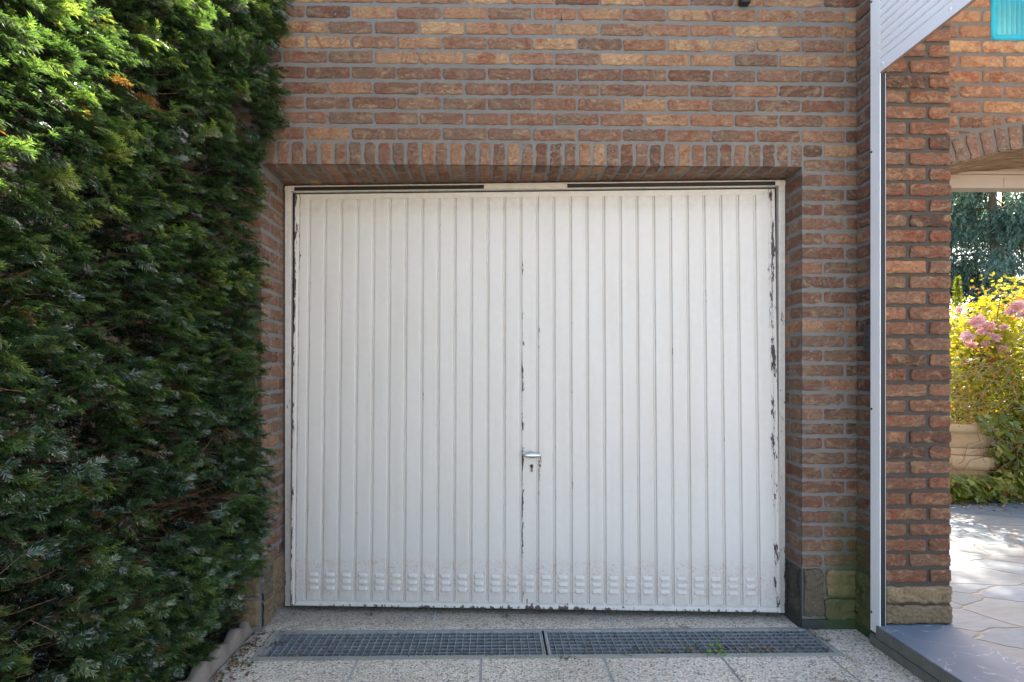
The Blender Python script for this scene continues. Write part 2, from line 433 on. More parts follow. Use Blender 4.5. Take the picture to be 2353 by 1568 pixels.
# foot of the jambs: rubble stones and a dark rendered plinth
def stone(mb,o,u,v,n,w,h,proud,t,rnd=.008,sk=(1,1,1,1)):
    brick(mb,o,u,v,n,w,h,proud+.006,t,res=.006,rough=1.9,mat=0,side=.04,skirt=sk,rnd=rnd,lf=.014)
m=MB()
stone(m,(XR+.004,FY,.062),UX,UZ,NF,.097,.225,.010,.38,sk=(0,1,1,1))
stone(m,(XR+.115,FY,.155),UX,UZ,NF,.142,.128,.012,.85)
stone(m,(XR+.112,FY,.045),UX,UZ,NF,.146,.098,.010,.42)
stone(m,(XR,FY+.105,.062),(0,-1,0),UZ,(-1,0,0),.103,.225,.008,.12,sk=(1,0,1,1))
stone(m,(XR,FY+.19,.062),(0,-1,0),UZ,(-1,0,0),.074,.225,.004,.1)
m.build('corner_stones',[ST],gar); m=MB()
stone(m,(XL,FY,.145),UY,UZ,(1,0,0),.10,.15,.006,.36,sk=(0,1,1,1))
stone(m,(XL,FY+.118,.12),UY,UZ,(1,0,0),.155,.175,.010,.58)
stone(m,(XL,FY,.02),UY,UZ,(1,0,0),.135,.115,.008,.55,sk=(0,1,1,1))
stone(m,(XL,FY+.15,.03),UY,UZ,(1,0,0),.13,.085,.006,.6)
for k in range(6):
    stone(m,(XL-.32*(k+1)+.01,FY,.03+.0*k),UX,UZ,NF,.3,.12,.006,.3+.4*rng.random())
    stone(m,(XL-.32*(k+1)+.03,FY,.165),UX,UZ,NF,.28,.12,.006,.3+.4*rng.random())
m.build('corner_stones',[ST],gar)
m=MB()
def plate(mb,o,u,v,n,w,h,amp=.003,mat=0): mortar(mb,o,u,v,n,w,h,.012,amp,mat)
plate(m,(XR-.006,FY-.010,-.02),UX,UZ,NF,XC-XR+.0,.066)
plate(m,(XR-.008,FY+.30,-.02),(0,-1,0),UZ,(-1,0,0),.31,.085)
plate(m,(XR-.008,FY-.010,.046),UX,UY,UZ,XC-XR,.016)
m.build('plinth',[MP],gar)
# shell of the building behind the wall, flat roof
SH=plain('shell_render',(.30,.27,.24),.9)
m=MB()
box(m,-3.0,XL-.01,FY+.012,FY+.30,0,TOPZ-.005); box(m,XR+.01,2.08,FY+.17,FY+.30,0,TOPZ-.005); box(m,XL-.01,XR+.01,FY+.012,FY+.40,LZ+.012,TOPZ-.005)
box(m,-3.0,-2.8,FY+.3,7.5,0,TOPZ-.005); box(m,1.88,2.08,FY+.3,7.5,0,TOPZ-.005); box(m,-3.0,2.08,7.5,7.7,0,TOPZ-.005)
m.build('side_wall',[SH],gar)
m=MB(); box(m,-3.02,2.09,FY-.01,7.72,TOPZ,TOPZ+.02); m.build('flat_roof',[plain('roofing_felt',(.06,.06,.06),.9)],gar)
m=MB(); box(m,-2.8,1.88,2.98,7.4,-.02,.0); m.build('garage_floor',[plain('floor_screed',(.1,.1,.1),.9)],gar)

# ---------------- door frame and door (they hang slightly out of square: 2.8 degrees)
DA=math.atan2(-.125,2.575); DL=(-1.083,2.896,0.012); DW=2.578; DH=2.206
fr=MB()
fw=.032
box(fr,0,fw,-.03,.05,0,DH-.006,(.35,.35,.0),0,.003); box(fr,DW-fw,DW,-.03,.05,0,DH-.006,(.4,.3,0),0,.003)
box(fr,0,DW,-.028,.05,DH-.012,DH-.005,(.2,.45,0),0,.001)      # top lip
box(fr,0,.05,-.034,.045,DH-.034,DH-.012,(.35,.4,0),0,.002); box(fr,DW-.05,DW,-.034,.045,DH-.034,DH-.012,(.35,.4,0),0,.002)
box(fr,1.045,1.475,-.027,.045,DH-.030,DH-.012,(.1,.3,0),0,.002)
box(fr,.05,DW-.05,-.024,.05,DH-.036,DH-.031,(.2,.4,0),0)
frame=fr.build('door_frame',[PAINT],gar); frame.location=DL; frame.rotation_euler=(0,0,DA)
for a,b in ((.05,1.045),(1.475,DW-.05)):
    s=MB(); box(s,a,b,-.0305,-.0285,DH-.0315,DH-.0125,(.5,.5,.5),0,.0006); o=s.build('sealing_strip',[BLACK],frame)
    o['label']='black rubber sealing strip in the head of the frame'
s=MB(); box(s,fw,fw+.014,-.006,.04,0.01,DH-.036); box(s,DW-fw-.012,DW-fw,-.002,.04,.01,DH-.036); box(s,fw,DW-fw,-.004,.04,DH-.05,DH-.036)
s.build('gap_shade_strips',[BLACK],frame)  # black strips put in for the shade in the gap round the panel

# door panel in local coordinates: x along, -y outward, z up
px0=fw+.013; px1=DW-fw-.010; pz0=0.016; pz1=DH-.041
sz0=.046; sz1=pz1-.030            # strips
strips=[]
s_first=None
PSP=.0872*.98; SW=.0705*.98
c0=1.08+(.148-1.08)*.98                           # centre of first louvred strip
cent=[c0+PSP*i for i in range(27)]
strips=[(px0+.028,c0-SW/2-.014)]+[(c-SW/2,c+SW/2) for c in cent]+[(cent[-1]+SW/2+.017,px1-.034)]
prof=[]  # (x, y, wear)
def P_(x,y,wv): prof.append((x,y,wv))
P_(px0,.02,.5); P_(px0,-.006,.55); P_(px0+.003,-.011,.62); P_(px0+.016,-.011,.35); P_(px0+.021,-.004,.25)
for i,(a,b) in enumerate(strips):
    hi=.05
    if abs((a+b)/2-1.279)<.05: hi=.42
    if abs((a+b)/2-1.279-PSP)<.03: hi=.30
    eL=hi if rng.random()<.6 else .42; eR=.12+.26*rng.random()**2
    if i==0: eL=.62
    if i==len(strips)-1: eR=.64
    ce=1 if hi>.2 else .6; P_(a-.0022,-.0008,eL*.9*ce); P_(a,-.0085,eL); P_(a+.003,-.0095,eL*.95*ce); P_((a+b)/2,-.0099,.0); P_(b-.003,-.0095,eR*.5); P_(b,-.0085,eR); P_(b+.0022,-.0008,eR*.6)
    if i<len(strips)-1:
        nx=strips[i+1][0]; c=(b+nx)/2
        P_(c-.0035,-.0010,.05); P_(c-.0015,-.0046,.1); P_(c+.0015,-.0046,.1); P_(c+.0035,-.001,.05)
P_(px1-.024,-.004,.6); P_(px1-.018,-.011,.66); P_(px1-.003,-.011,.5); P_(px1,-.006,.6); P_(px1,.02,.5)
zs=[pz0,pz0+.004,pz0+.010,pz0+.022,sz0,sz0+.003]+list(np.linspace(sz0+.02,.32,12))+list(np.linspace(.36,sz1-.05,36))+[sz1-.003,sz1,pz1-.024,pz1-.010,pz1-.004,pz1]
V=[];A=[]
inner0=px0+.0215; inner1=px1-.0245
for z in zs:
    for (x,y,wv) in prof:
        inn=inner0<x<inner1
        yy=y; ww=wv
        if 1.22<x<1.40 and wv>.1: ww=wv*(1.6 if .28<z<1.5 else 1.1)
        if inn and (z<sz0+.002 or z>sz1-.002):
            yy=-.004 if (z<=sz0 or z>=sz1) else y
        if inn and (z<=sz0 and z>pz0+.011): yy=-.006
        if z<=pz0+.0105:
            yy=-.013 if z>pz0+.0005 else .015
            if y>=.015: yy=y
            ww=max(ww,.54+.24*math.exp(-((x-1.45)/.45)**2)+.1*vnoise(np.array([[x*4,3.1,0]]))[0]); 
        elif z<.076: ww=max(ww,.28+.16*math.exp(-((x-1.3)/.35)**2))
        if inn and z>=pz1-.011: yy=-.011
        if z>=pz1-.0005: yy=.0 if y<.015 else y
        if x<.075: ww=ww+.12*min(1,wv*2)
        g=.10
        if z<.3: g=.12+.25*(1-z/.3)*.8
        if z>pz1-.12: g=.28
        bb=1.0 if .08<z<.27 else 0
        V.append((x,yy,z)); A.append((min(1,ww),g,bb))
dm=MB(); dm.add(V,gridF(len(prof),len(zs)),np.array(A),0,False)
box(dm,px0+.001,px1-.001,.004,.018,pz0+.002,pz1-.002)
door=dm.build('garage_door',[PAINT],gar); # the panel hangs out a little at its foot
LEAN=math.asin(.060/(pz1-pz0))
door.matrix_basis=Matrix.Translation(DL)@Matrix.Rotation(DA,4,'Z')@Matrix.Translation((0,0,pz1))@Matrix.Rotation(-LEAN,4,'X')@Matrix.Translation((0,0,-pz1))
door['label']='cream white ribbed steel up and over door with chipped paint and vent slots along its foot'
# louvres: pressed hoods, three under each other per strip
def louvre_bm():
    bm=bmesh.new(); nu,nv=15,9; hw,hh=.0245,.0105
    vs=[]
    for j in range(nv):
        for i in range(nu):
            s=-1+2*i/(nu-1); t=-1+2*j/(nv-1)
            x=hw*s; z=hh*t
            e=max(0,1-abs(s)**4); 
            prof_=(1-((t+.55)/1.55)**2 if t>-.55 else 1.0)
            d=.009*e**.6*max(0,prof_)
            if j==0: d=.0
            if i in(0,nu-1): d=0
            xx=x*(1-.12*(max(0,abs(t))**6))
            vs.append(bm.verts.new((xx,-d-.0002,z+(.0008 if j==0 else 0))))
    for j in range(nv-1):
        for i in range(nu-1): bm.faces.new([vs[j*nu+i],vs[j*nu+i+1],vs[(j+1)*nu+i+1],vs[(j+1)*nu+i]])
    return bm
lm=[]
for q in range(6):
    mb=MB(); bm=louvre_bm(); frombm(mb,bm,(.18+.06*q,.05,1.0),0,True)
    P0=mb.V[0]; e=np.clip(1-(P0[:,2]+.0105)/.006,0,1)
    mb.A[0][:,0]=.04+.03*q+e*(.12+.075*q); mb.A[0][:,1]=.05+e*.5
    o=mb.build('vent_louver',[PAINT],door); lm.append(o)
first=set()
for i,c in enumerate(cent):
    for j,zc in enumerate((.179,.145,.111)):
        q=int(rng.integers(0,6)); dcen=abs(i-13.5)
        if dcen<2: q=5
        if q not in first: o=lm[q]; first.add(q)
        else: o=lm[q].copy(); C.objects.link(o); o.parent=door
        o.location=(c+jit(.0008),-.0096,zc+jit(.0006))
for q in range(6):
    if q not in first: bpy.data.objects.remove(lm[q])
# handle + lock
hx=1.292
hm=MB(); bm=bmesh.new(); bmesh.ops.create_uvsphere(bm,u_segments=28,v_segments=14,radius=1)
for v in bm.verts:
    c=v.co; sx=math.copysign(abs(c.x)**.75,c.x)
    v.co=Vector((hx+sx*.049,-.048+c.y*.011,.801+c.z*.0145*(1-.15*abs(c.x))))
frombm(hm,bm,(.5,.5,.5),0,True)
hd=hm.build('handle',[CHROME],door)
s=MB(); tube(s,[(hx,-.002,.803),(hx,-.02,.811),(hx,-.045,.803)],[.011,.0095,.0085],14); s.build('handle_neck',[CHROME],hd)
s=MB(); tube(s,[(hx,-.004,.743),(hx,-.0165,.743)],.0088,20)
box(s,hx-.0052,hx+.0052,-.0155,-.006,.7125,.7415,(.5,.5,.5),0,.003)
lk=s.build('lock_cylinder',[BRASS],door)
s=MB(); box(s,hx-.0012,hx+.0012,-.0176,-.0160,.737,.748); tube(s,[(hx,-.0160,.745),(hx,-.0178,.745)],.003,12); s.build('keyhole',[BLACK],lk)

# ================================================================== PORCH WALL: side wall, pier, arch
por=empty('porch_wall',(0,0,0),'brick porch pier and arched garden opening right of the garage','wall')
PY=2.45; PX0=1.775; PX1=2.087
m=MB()
ZP=.283; PP=.0702
nr=int((TOPZ-ZP)/PP)+1
for k in range(nr):
    z=ZP+k*PP+.001*math.sin(k*2.1)-.0015; h=.053
    typ=k%2
    A_=[(PX0,PX0+.106),(PX0+.126,PX1)] if typ==1 else [(PX0,PX0+.197),(PX0+.217,PX1)]
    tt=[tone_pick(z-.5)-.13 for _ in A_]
    for i,(a,b) in enumerate(A_):
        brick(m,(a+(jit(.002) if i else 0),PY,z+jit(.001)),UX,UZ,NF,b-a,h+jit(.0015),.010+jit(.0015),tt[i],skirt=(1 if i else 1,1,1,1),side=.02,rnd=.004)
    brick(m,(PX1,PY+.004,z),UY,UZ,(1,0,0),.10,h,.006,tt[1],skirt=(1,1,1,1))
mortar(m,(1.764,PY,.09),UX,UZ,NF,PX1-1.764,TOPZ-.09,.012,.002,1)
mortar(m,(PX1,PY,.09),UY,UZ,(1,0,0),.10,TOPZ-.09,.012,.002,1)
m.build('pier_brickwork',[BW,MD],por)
# left face of the side wall, seen edge on, courses lined up with the garage wall
m=MB()
for k in range(nrows):
    z=rowz(k); h=min(BH,TOPZ-z)
    if h<.02: continue
    if (29-k)%2==0: cuts=[(0.004,.104),(.118,.146)]
    else: cuts=[(0.004,.146)]
    for i,(a,b) in enumerate(cuts):
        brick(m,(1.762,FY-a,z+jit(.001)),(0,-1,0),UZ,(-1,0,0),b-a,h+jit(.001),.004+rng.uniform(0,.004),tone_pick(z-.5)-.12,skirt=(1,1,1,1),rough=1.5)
mortar(m,(1.762,FY+.01,0),(0,-1,0),UZ,(-1,0,0),FY+.01-PY,TOPZ,.012,.002,1)
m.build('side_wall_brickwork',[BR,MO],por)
m=MB()
stone(m,(PX0,PY,.187),UX,UZ,NF,PX1-PX0+.004,.073,.012,.80)
stone(m,(PX0+.004,PY,.092),UX,UZ,NF,PX1-PX0-.004,.082,.013,.62)
stone(m,(PX1,PY,.187),UY,UZ,(1,0,0),.1,.073,.006,.50); stone(m,(PX1,PY,.092),UY,UZ,(1,0,0),.1,.082,.006,.33)
stone(m,(1.762,FY-.002,.03),(0,-1,0),UZ,(-1,0,0),.148,.255,.010,.25)
m.build('base_stones',[ST],por)
m=MB(); plate(m,(1.748,FY,-.02),(0,-1,0),UZ,(-1,0,0),.19,.075); plate(m,(1.748,FY,.055),(0,-1,0),UX,UZ,.19,.03,.001); m.build('plinth',[MP],por)
# core
m=MB(); box(m,1.775,PX1-.012,PY+.012,FY+.17,.02,TOPZ-.01); m.build('wall_core',[SH],por)
# arched wall
AY=2.55; AT=.26; ACX=2.74; AX0=2.12; AX1=3.36
def intr(x): return 2.31-((x-ACX)**2)/3.3
def extr(x): return intr(x)+.118
m=MB()
zr=2.54-8*.0715
GX0,GX1,GZ0,GZ1=2.372,2.572,2.812,3.010     # hole of the glass block
for k in range(0,16):
    z=zr+k*.0715-.002; h=.0545
    jn=2.217 if k%2==0 else 2.217+.1085
    x=jn-.217*3
    while x<5.2:
        a=x+.006; b=x+.217-.007; x+=.217
        if b<PX1+.01: continue
        a=max(a,PX1)
        if z+h>TOPZ: continue
        segs=[(a,b)]
        if z+h>GZ0 and z<GZ1:
            ns=[]
            for (p,q) in segs:
                if q<=GX0-.004 or p>=GX1+.004: ns.append((p,q))
                else:
                    if p<GX0-.02: ns.append((p,GX0-.008))
                    if q>GX1+.02: ns.append((GX1+.008,q))
            segs=ns
        if AX0-.2<a<AX1+.2 and z<extr(ACX)+.02 and z+h>extr(AX0)-.03:
            segs=[t_ for (p,q) in segs for t_ in ([(p,(p+q)/2),((p+q)/2,q)] if q-p>.08 else [(p,q)])]
            segs=[t_ for (p,q) in segs for t_ in ([(p,(p+q)/2),((p+q)/2,q)] if q-p>.08 else [(p,q)])]
        for (p,q) in segs:
            if q-p<.015: continue
            lo=z
            if AX0-.13<q and p<AX1+.13:
                # cut bricks that run into the arch ring
                e=max(extr(min(max(p,AX0-.1),AX1+.1)),extr(min(max(q,AX0-.1),AX1+.1)),extr(min(max((p+q)/2,AX0-.1),AX1+.1)) )+.009
                if z+h<e+.008:
                    if z<2.0 and (q<AX0 or p>AX1): pass
                    else: continue
                elif z<e: lo=e
            if z<intr(AX0) and (p<AX0 or q>AX1):
                if p<AX0: q=min(q,AX0)
                else: p=max(p,AX1)
                if q-p<.015: continue
            brick(m,(p,AY,lo+jit(.001)),UX,UZ,NF,q-p,h-(lo-z),.006+jit(.001),tone_pick(z)+.12+(.12 if z>2.4 else 0),side=.02,rnd=.005)  # brick tones raised to carry the warm bounced light
# lower courses right of the opening (outside the frame of view but part of the wall)
for k in range(0,27):
    z=.11+k*.0715
    if z>zr-.02: break
    x=AX1
    while x<5.0:
        brick(m,(x+.006,AY,z),UX,UZ,NF,.2,.051,.006,tone_pick(z),res=.02); x+=.217
    brick(m,(PX1,AY,z),UX,UZ,NF,AX0-PX1,.051,.006,tone_pick(z),res=.01)
# mortar sheet with arch and glass-block holes, built from column strips
xs=sorted(set([PX1-.01]+list(np.arange(PX1,5.2,.02))+[AX0,AX1,GX0,GX1,5.2])); xs=[x for i,x in enumerate(xs) if i==0 or x-xs[i-1]>1e-4]
def sheet(mb,Y,flip,mat):
    for a,b in zip(xs[:-1],xs[1:]):
        mid=(a+b)/2; inside=AX0<mid<AX1
        za,zb=((intr(a),intr(b)) if inside else (.0,.0))
        spans=[((za,zb),(GZ0,GZ0)),((GZ1,GZ1),(TOPZ,TOPZ))] if GX0<mid<GX1 else [((za,zb),(TOPZ,TOPZ))]
        for (l0,l1),(t0,t1) in spans:
            q=[(a,Y,l0),(b,Y,l1),(b,Y,t1),(a,Y,t0)]
            mb.add(q,[[0,1,2,3]] if not flip else [[3,2,1,0]],(.5,.5,.5),mat,False)
sheet(m,AY,False,1); sheet(m,AY+AT,True,1)
for (x0,x1) in ((AX0,AX0),(AX1,AX1)):
    m.add([(x0,AY,0),(x0,AY+AT,0),(x0,AY+AT,intr(x0)),(x0,AY,intr(x0))],[[0,1,2,3]],(.5,.5,.5),1,False)
for (a,b,c,d) in (((GX0,GZ0),(GX1,GZ0),0,0),((GX1,GZ0),(GX1,GZ1),0,0),((GX1,GZ1),(GX0,GZ1),0,0),((GX0,GZ1),(GX0,GZ0),0,0)):
    m.add([(a[0],AY,a[1]),(b[0],AY,b[1]),(b[0],AY+AT,b[1]),(a[0],AY+AT,a[1])],[[0,1,2,3]],(.5,.5,.5),1,False)
m.add([(PX1,AY,TOPZ),(5.2,AY,TOPZ),(5.2,AY+AT,TOPZ),(PX1,AY+AT,TOPZ)],[[0,1,2,3]],(.5,.5,.5),1,False)
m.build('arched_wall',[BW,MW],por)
# voussoirs and rough soffit
m=MB()
x=AX0-.03; 
while x<AX1+.03:
    sl=-2*(x+.025-ACX)/3.3; n_=np.array([-sl,0,1]); n_/=np.linalg.norm(n_); u_=np.array([n_[2],0,-n_[0]])
    u_=np.array([1,0,sl]); u_=u_/np.linalg.norm(u_)
    t=.28+.3*rng.random()
    brick(m,(x,AY,intr(x)-.0),tuple(u_),tuple(n_),NF,.050,.114,.008+jit(.002),t,rough=1.1,skirt=(1,1,0,1))
    x+=.0655*math.cos(math.atan(sl))
m.build('arch_voussoirs',[BR],por)
SOF=Mat('weathered_arch_soffit')
_v=SOF.mapv(scale=(3,60,18)); _n=SOF.noise(2.2,7,.7,_v,.6)
_c=SOF.ramp(_n,[(.25,(.10,.06,.035)),(.5,(.30,.19,.11)),(.75,(.52,.38,.24))])
SOF=SOF.out(_c,.95,SOF.bump(_n,1.0,.012),spec=.2)
m=MB(); nx=90; nd=26
V=[]
for j in range(nd):
    for i in range(nx):
        x=AX0+(AX1-AX0)*i/(nx-1); t=j/(nd-1); y=AY-.008+t*(AT)
        r=vnoise(np.array([[x*5,y*48,1.0]]))[0]*.009+vnoise(np.array([[x*18,y*110,4.0]]))[0]*.005
        V.append((x,y,intr(x)-.004-.012*t+r))
m.add(V,gridF(nx,nd)[:,::-1],(.5,.5,.5),0,True); m.build('arch_soffit',[SOF],por)
# timber frame in the arch
TIM=plain('beige_painted_timber',(.40,.32,.255),.55,0,10,.08,.15)
m=MB(); fy=AY+AT-.02
box(m,AX0,AX1,fy+.004,fy+.07,2.195,2.264,bev=.003)
box(m,AX0,AX1,fy-.010,fy+.05,2.2635,2.2780,bev=.002); box(m,AX0,AX1,fy+.006,fy+.05,2.278,2.295,bev=.002); box(m,AX0,AX1,fy-.004,fy+.05,2.295,2.33,bev=.003)
fo=m.build('opening_frame_head',[TIM],por)
m=MB(); box(m,AX0,AX0+.06,fy+.006,fy+.068,.1,2.195,bev=.003); m.build('opening_frame_post',[TIM],por)
m=MB(); box(m,AX1-.06,AX1,fy+.006,fy+.068,.1,2.16,bev=.003); m.build('opening_frame_post',[TIM],por)
m=MB(); box(m,2.665,2.74,fy+.0015,fy+.006,2.20,2.245,bev=.001); m.build('strike_plate',[TIM],fo)
# blue glass block
GL=Mat('blue_glass')
_g=GL.n.new('ShaderNodeBsdfTranslucent'); _g.inputs[0].default_value=(.42,.97,1.0,1)
_t=GL.n.new('ShaderNodeBsdfTransparent'); _t.inputs[0].default_value=(.28,.90,1.0,1)
GL.out((.01,.28,.42),.06,GL.bump(GL.noise(9,2,.4,GL.mapv(scale=(.5,1,5)),1.5),.5,.01),spec=.8)
_m1=GL.n.new('ShaderNodeMixShader'); _m1.inputs[0].default_value=.75; GL.link(_t.outputs[0],_m1.inputs[1]); GL.link(_g.outputs[0],_m1.inputs[2])
_m2=GL.n.new('ShaderNodeMixShader'); _m2.inputs[0].default_value=.16; GL.link(_m1.outputs[0],_m2.inputs[1]); GL.link(GL.p.outputs[0],_m2.inputs[2])
GL.link(_m2.outputs[0],GL.n['Material Output'].inputs[0]); GL=GL.m
m=MB(); nx=97; nz=2; V=[]
gx0,gx1,gz0,gz1=GX0+.005,GX1-.005,GZ0+.006,GZ1-.004
for j,z in enumerate((gz0+.012,gz1-.012)):
    for i in range(nx):
        x=gx0+.012+(gx1-gx0-.024)*i/(nx-1); V.append((x,AY-.001-.015*abs(math.sin(math.pi*7*i/(nx-1)))**.8,z))
m.add(V,gridF(nx,2),(.5,.5,.5),0,True)
box(m,gx0,gx0+.012,AY-.016,AY+.06,gz0,gz1,bev=.003); box(m,gx1-.012,gx1,AY-.016,AY+.06,gz0,gz1,bev=.003)
box(m,gx0+.012,gx1-.012,AY-.016,AY+.06,gz0,gz0+.012,bev=.003); box(m,gx0+.012,gx1-.012,AY-.016,AY+.06,gz1-.012,gz1,bev=.003)
gb=m.build('glass_block',[GL],por); gb['label']='ribbed turquoise blue glass block let into the brick wall'

# ================================================================== white aluminium roller surround
rol=empty('shutter_surround',(1.72,2.42,.06),'white aluminium shutter surround with ribbed fascia and guide rail over the porch opening','shutter frame')
def atp(o,par):
    o.parent=par; o.matrix_parent_inverse=Matrix.Translation(par.location).inverted(); return o
m=MB(); RX=1.724
box(m,RX,RX+.004,2.392,2.408,.103,3.25,bev=.001); box(m,RX,RX+.0045,2.4075,2.450,.062,3.25,bev=.001)
box(m,RX,RX+.030,2.4485,2.452,.062,3.25)
box(m,RX+.0312,RX+.0325,2.4005,2.45,.103,2.566)
atp(m.build('guide_rail',[PLASTIC]),rol)
m=MB(); box(m,RX+.0045,RX+.0308,2.400,2.448,.103,2.60); atp(m.build('rail_gasket',[BLACK]),rol)
for z in (2.915,2.233,1.067,.145):
    s=MB(); bm=bmesh.new(); bmesh.ops.create_uvsphere(bm,u_segments=12,v_segments=8,radius=.0055)
    for v in bm.verts: v.co=Vector((RX-.001+v.co.x*.7,2.444+v.co.y,z+v.co.z))
    frombm(s,bm); atp(s.build('rail_bolt',[BRASS]),rol)
m=MB()
Y0,Y1=.15,2.3915
box(m,RX,RX+.012,Y0,Y1,2.566,2.622,bev=.002)
z=2.624
prof_=[]
while z<3.25:
    prof_+= [(0.007,z),(0.001,z+.003),(.0,z+.010),(.0005,z+.022),(.002,z+.033),(.007,z+.0355)]; z+=.0372
V=[(RX+p[0],y,p[1]) for y in (Y0,Y1) for p in prof_]; n_=len(prof_)
m.add(V,gridF(n_,2),(.5,.5,.5),0,False)
box(m,RX+.009,RX+.013,Y0,Y1,2.57,3.25)
fa=atp(m.build('ribbed_fascia',[PLASTIC]),rol)
m=MB(); box(m,RX+.001,RX+.012,Y0,Y1,2.5625,2.566); s=m.build('fascia_edge_strip',[plain('brown_edge',(.33,.24,.18),.6)]); s.parent=fa
for y in (2.375,2.02,1.66,1.3):
    s=MB(); bm=bmesh.new(); bmesh.ops.create_uvsphere(bm,u_segments=12,v_segments=8,radius=.0065)
    for v in bm.verts: v.co=Vector((RX-.0005+v.co.x*.5,y+v.co.y,2.595+v.co.z))
    frombm(s,bm); o=s.build('rivet',[PLASTIC]); o.parent=fa

# ================================================================== bluestone threshold
sm_=Mat('bluestone')
_n=sm_.noise(5,6,.6); _c=sm_.mix(_n,(.095,.125,.165),(.155,.195,.25))
_c=sm_.mix(sm_.math('MULTIPLY',sm_.ramp(sm_.math('ABSOLUTE',sm_.math('SUBTRACT',sm_.noise(3,3,.5,dist=2.0),.5)),[(0,1.0),(.006,0.0)]),.6),_c,(.5,.5,.5))
_c=sm_.mix(sm_.ramp(sm_.noise(60,6,.7),[(.6,0.0),(.75,.35)]),_c,(.3,.3,.3))
BLUE=sm_.out(_c,.62,sm_.bump(sm_.noise(90,5,.6),.25,.001))
sm_=Mat('chiselled_bluestone')
_w=sm_.n.new('ShaderNodeTexWave'); _w.bands_direction='Y'; _w.inputs['Scale'].default_value=38; _w.inputs['Distortion'].default_value=1.2; sm_.link(sm_.co,_w.inputs[0])
_c=sm_.mix(sm_.noise(14,6,.7),(.085,.085,.075),(.22,.22,.20)); _c=sm_.mix(sm_.math('MULTIPLY',sm_.ramp(sm_.noise(6,5,.7),[(.45,0.0),(.7,1.0)]),.5),_c,(.07,.085,.04))
CHIS=sm_.out(_c,.9,sm_.bump(_w.outputs[1],.6,.003,sm_.bump(sm_.noise(150,5,.7),.5,.002)))
stp=empty('threshold_step',(1.9,1.2,0),'dark bluestone doorstep under the shutter rail at the foot of the pier','doorstep')
def slab(mb,x0,x1,y0,y1,z0,z1,mtop,mside,bev=.003):
    bm=bmesh.new(); bmesh.ops.create_cube(bm,size=1)
    for v in bm.verts: v.co=Vector(((x0+x1)/2+v.co.x*(x1-x0),(y0+y1)/2+v.co.y*(y1-y0),(z0+z1)/2+v.co.z*(z1-z0)))
    bmesh.ops.bevel(bm,geom=list(bm.edges),offset=bev,segments=2,affect='EDGES'); bm.normal_update()
    V=[tuple(v.co) for v in bm.verts]; bm.verts.index_update(); first=True
    for top in (0,1):
        by={}
        for f in bm.faces:
            if (f.normal.z>.5)==bool(top): by.setdefault(len(f.verts),[]).append([v.index for v in f.verts])
        for k,F in by.items():
            if first: mb.add(V,np.array(F),(.5,.5,.5),mtop if top else mside,False); first=False
            else: mb.more(np.array(F),mtop if top else mside,False)
    bm.free()
m=MB(); slab(m,1.716,2.056,-.2,2.409,.047,.1005,0,1); slab(m,1.78,2.056,2.40,2.47,.047,.0905,0,1); atp(m.build('tread',[BLUE,CHIS]),stp)
m=MB(); slab(m,1.722,2.05,-.2,2.46,-.05,.044,0,1,.004); atp(m.build('riser',[BLUE,CHIS]),stp)

# ================================================================== GROUND
def tagS(o): o['kind']='structure'; return o
# wide terrain
TER=Mat('terrain'); _n=TER.noise(.6,6,.6); TER=TER.out(TER.mix(_n,(.05,.075,.025),(.10,.10,.045)),.95,TER.bump(TER.noise(40,5),.6,.03))
m=MB(); 
def gquad(mb,x0,x1,y0,y1,z,mat=0): mb.add([(x0,y0,z),(x1,y0,z),(x1,y1,z),(x0,y1,z)],[[0,1,2,3]],(.5,.5,.5),mat,False)
gquad(m,-400,400,-400,400,-.16); tagS(m.build('ground',[TER]))
BOUNCE=plain('warm_bounce_paving',(.52,.43,.33),.9,0,3,.15,.2)  # unseen warm paving added behind the camera to bounce light onto the wall
m=MB(); gquad(m,-30,30,-34,-12.05,-.012); gquad(m,6.05,30,-12.05,-.3,-.012); tagS(m.build('bounce_paving',[BOUNCE]))
def aggregate_mat():
    m=Mat('exposed_aggregate')
    v=m.vmath('ADD',m.co,m.vmath('SCALE',m.noise(30,2,out=1),(0,0,0)))
    sc=140
    col=m.vor(sc,'F1',out='Color',rand=1); d=m.vor(sc,'F1')
    sep=m.n.new('ShaderNodeSeparateColor'); m.link(col,sep.inputs[0])
    peb=m.ramp(sep.outputs[0],[(0,(.20,.205,.22)),(.05,(.30,.30,.31)),(.10,(.52,.47,.40)),(.4,(.66,.62,.56)),(.62,(.76,.74,.70)),(.82,(.85,.83,.80)),(1,(.70,.56,.44))])
    edge=m.ramp(d,[(.48,1.0),(.85,.58)])
    c=m.mix(1,m.mix(1,peb,(1.0,.945,.84),'MULTIPLY'),edge,'MULTIPLY')
    big=m.ramp(m.noise(1.7,6,.6),[(.35,.84),(.65,1.10)])
    c=m.mix(1,c,big,'MULTIPLY')
    X,Y,Z=m.xyz()
    # concrete turns darker and browner towards the door, with a ragged edge
    near_door=m.math('MULTIPLY_ADD',m.math('ADD',Y,m.math('MULTIPLY',m.noise(6,4),.16)),9.0,-24.3,clamp=True)
    c=m.mix(m.math('MULTIPLY',near_door,.45),c,(.16,.14,.11))
    moss=m.math('MULTIPLY',m.ramp(m.noise(11,6,.7,dist=.8),[(.56,0.0),(.66,1.0)]),m.math('MULTIPLY_ADD',X,-4.0,-3.2,clamp=True))
    c=m.mix(m.math('MULTIPLY',moss,.75),c,(.07,.075,.025))
    moss2=m.ramp(m.noise(7,7,.75,m.mapv(loc=(3,2,0)),1.2),[(.64,0.0),(.72,.6)])
    c=m.mix(moss2,c,(.12,.11,.055))
    b=m.bump(m.math('MULTIPLY',d,-1.0),.8,.004); b=m.bump(m.noise(8,4),.3,.01,b)
    return m.out(c,.85,b,spec=.3)
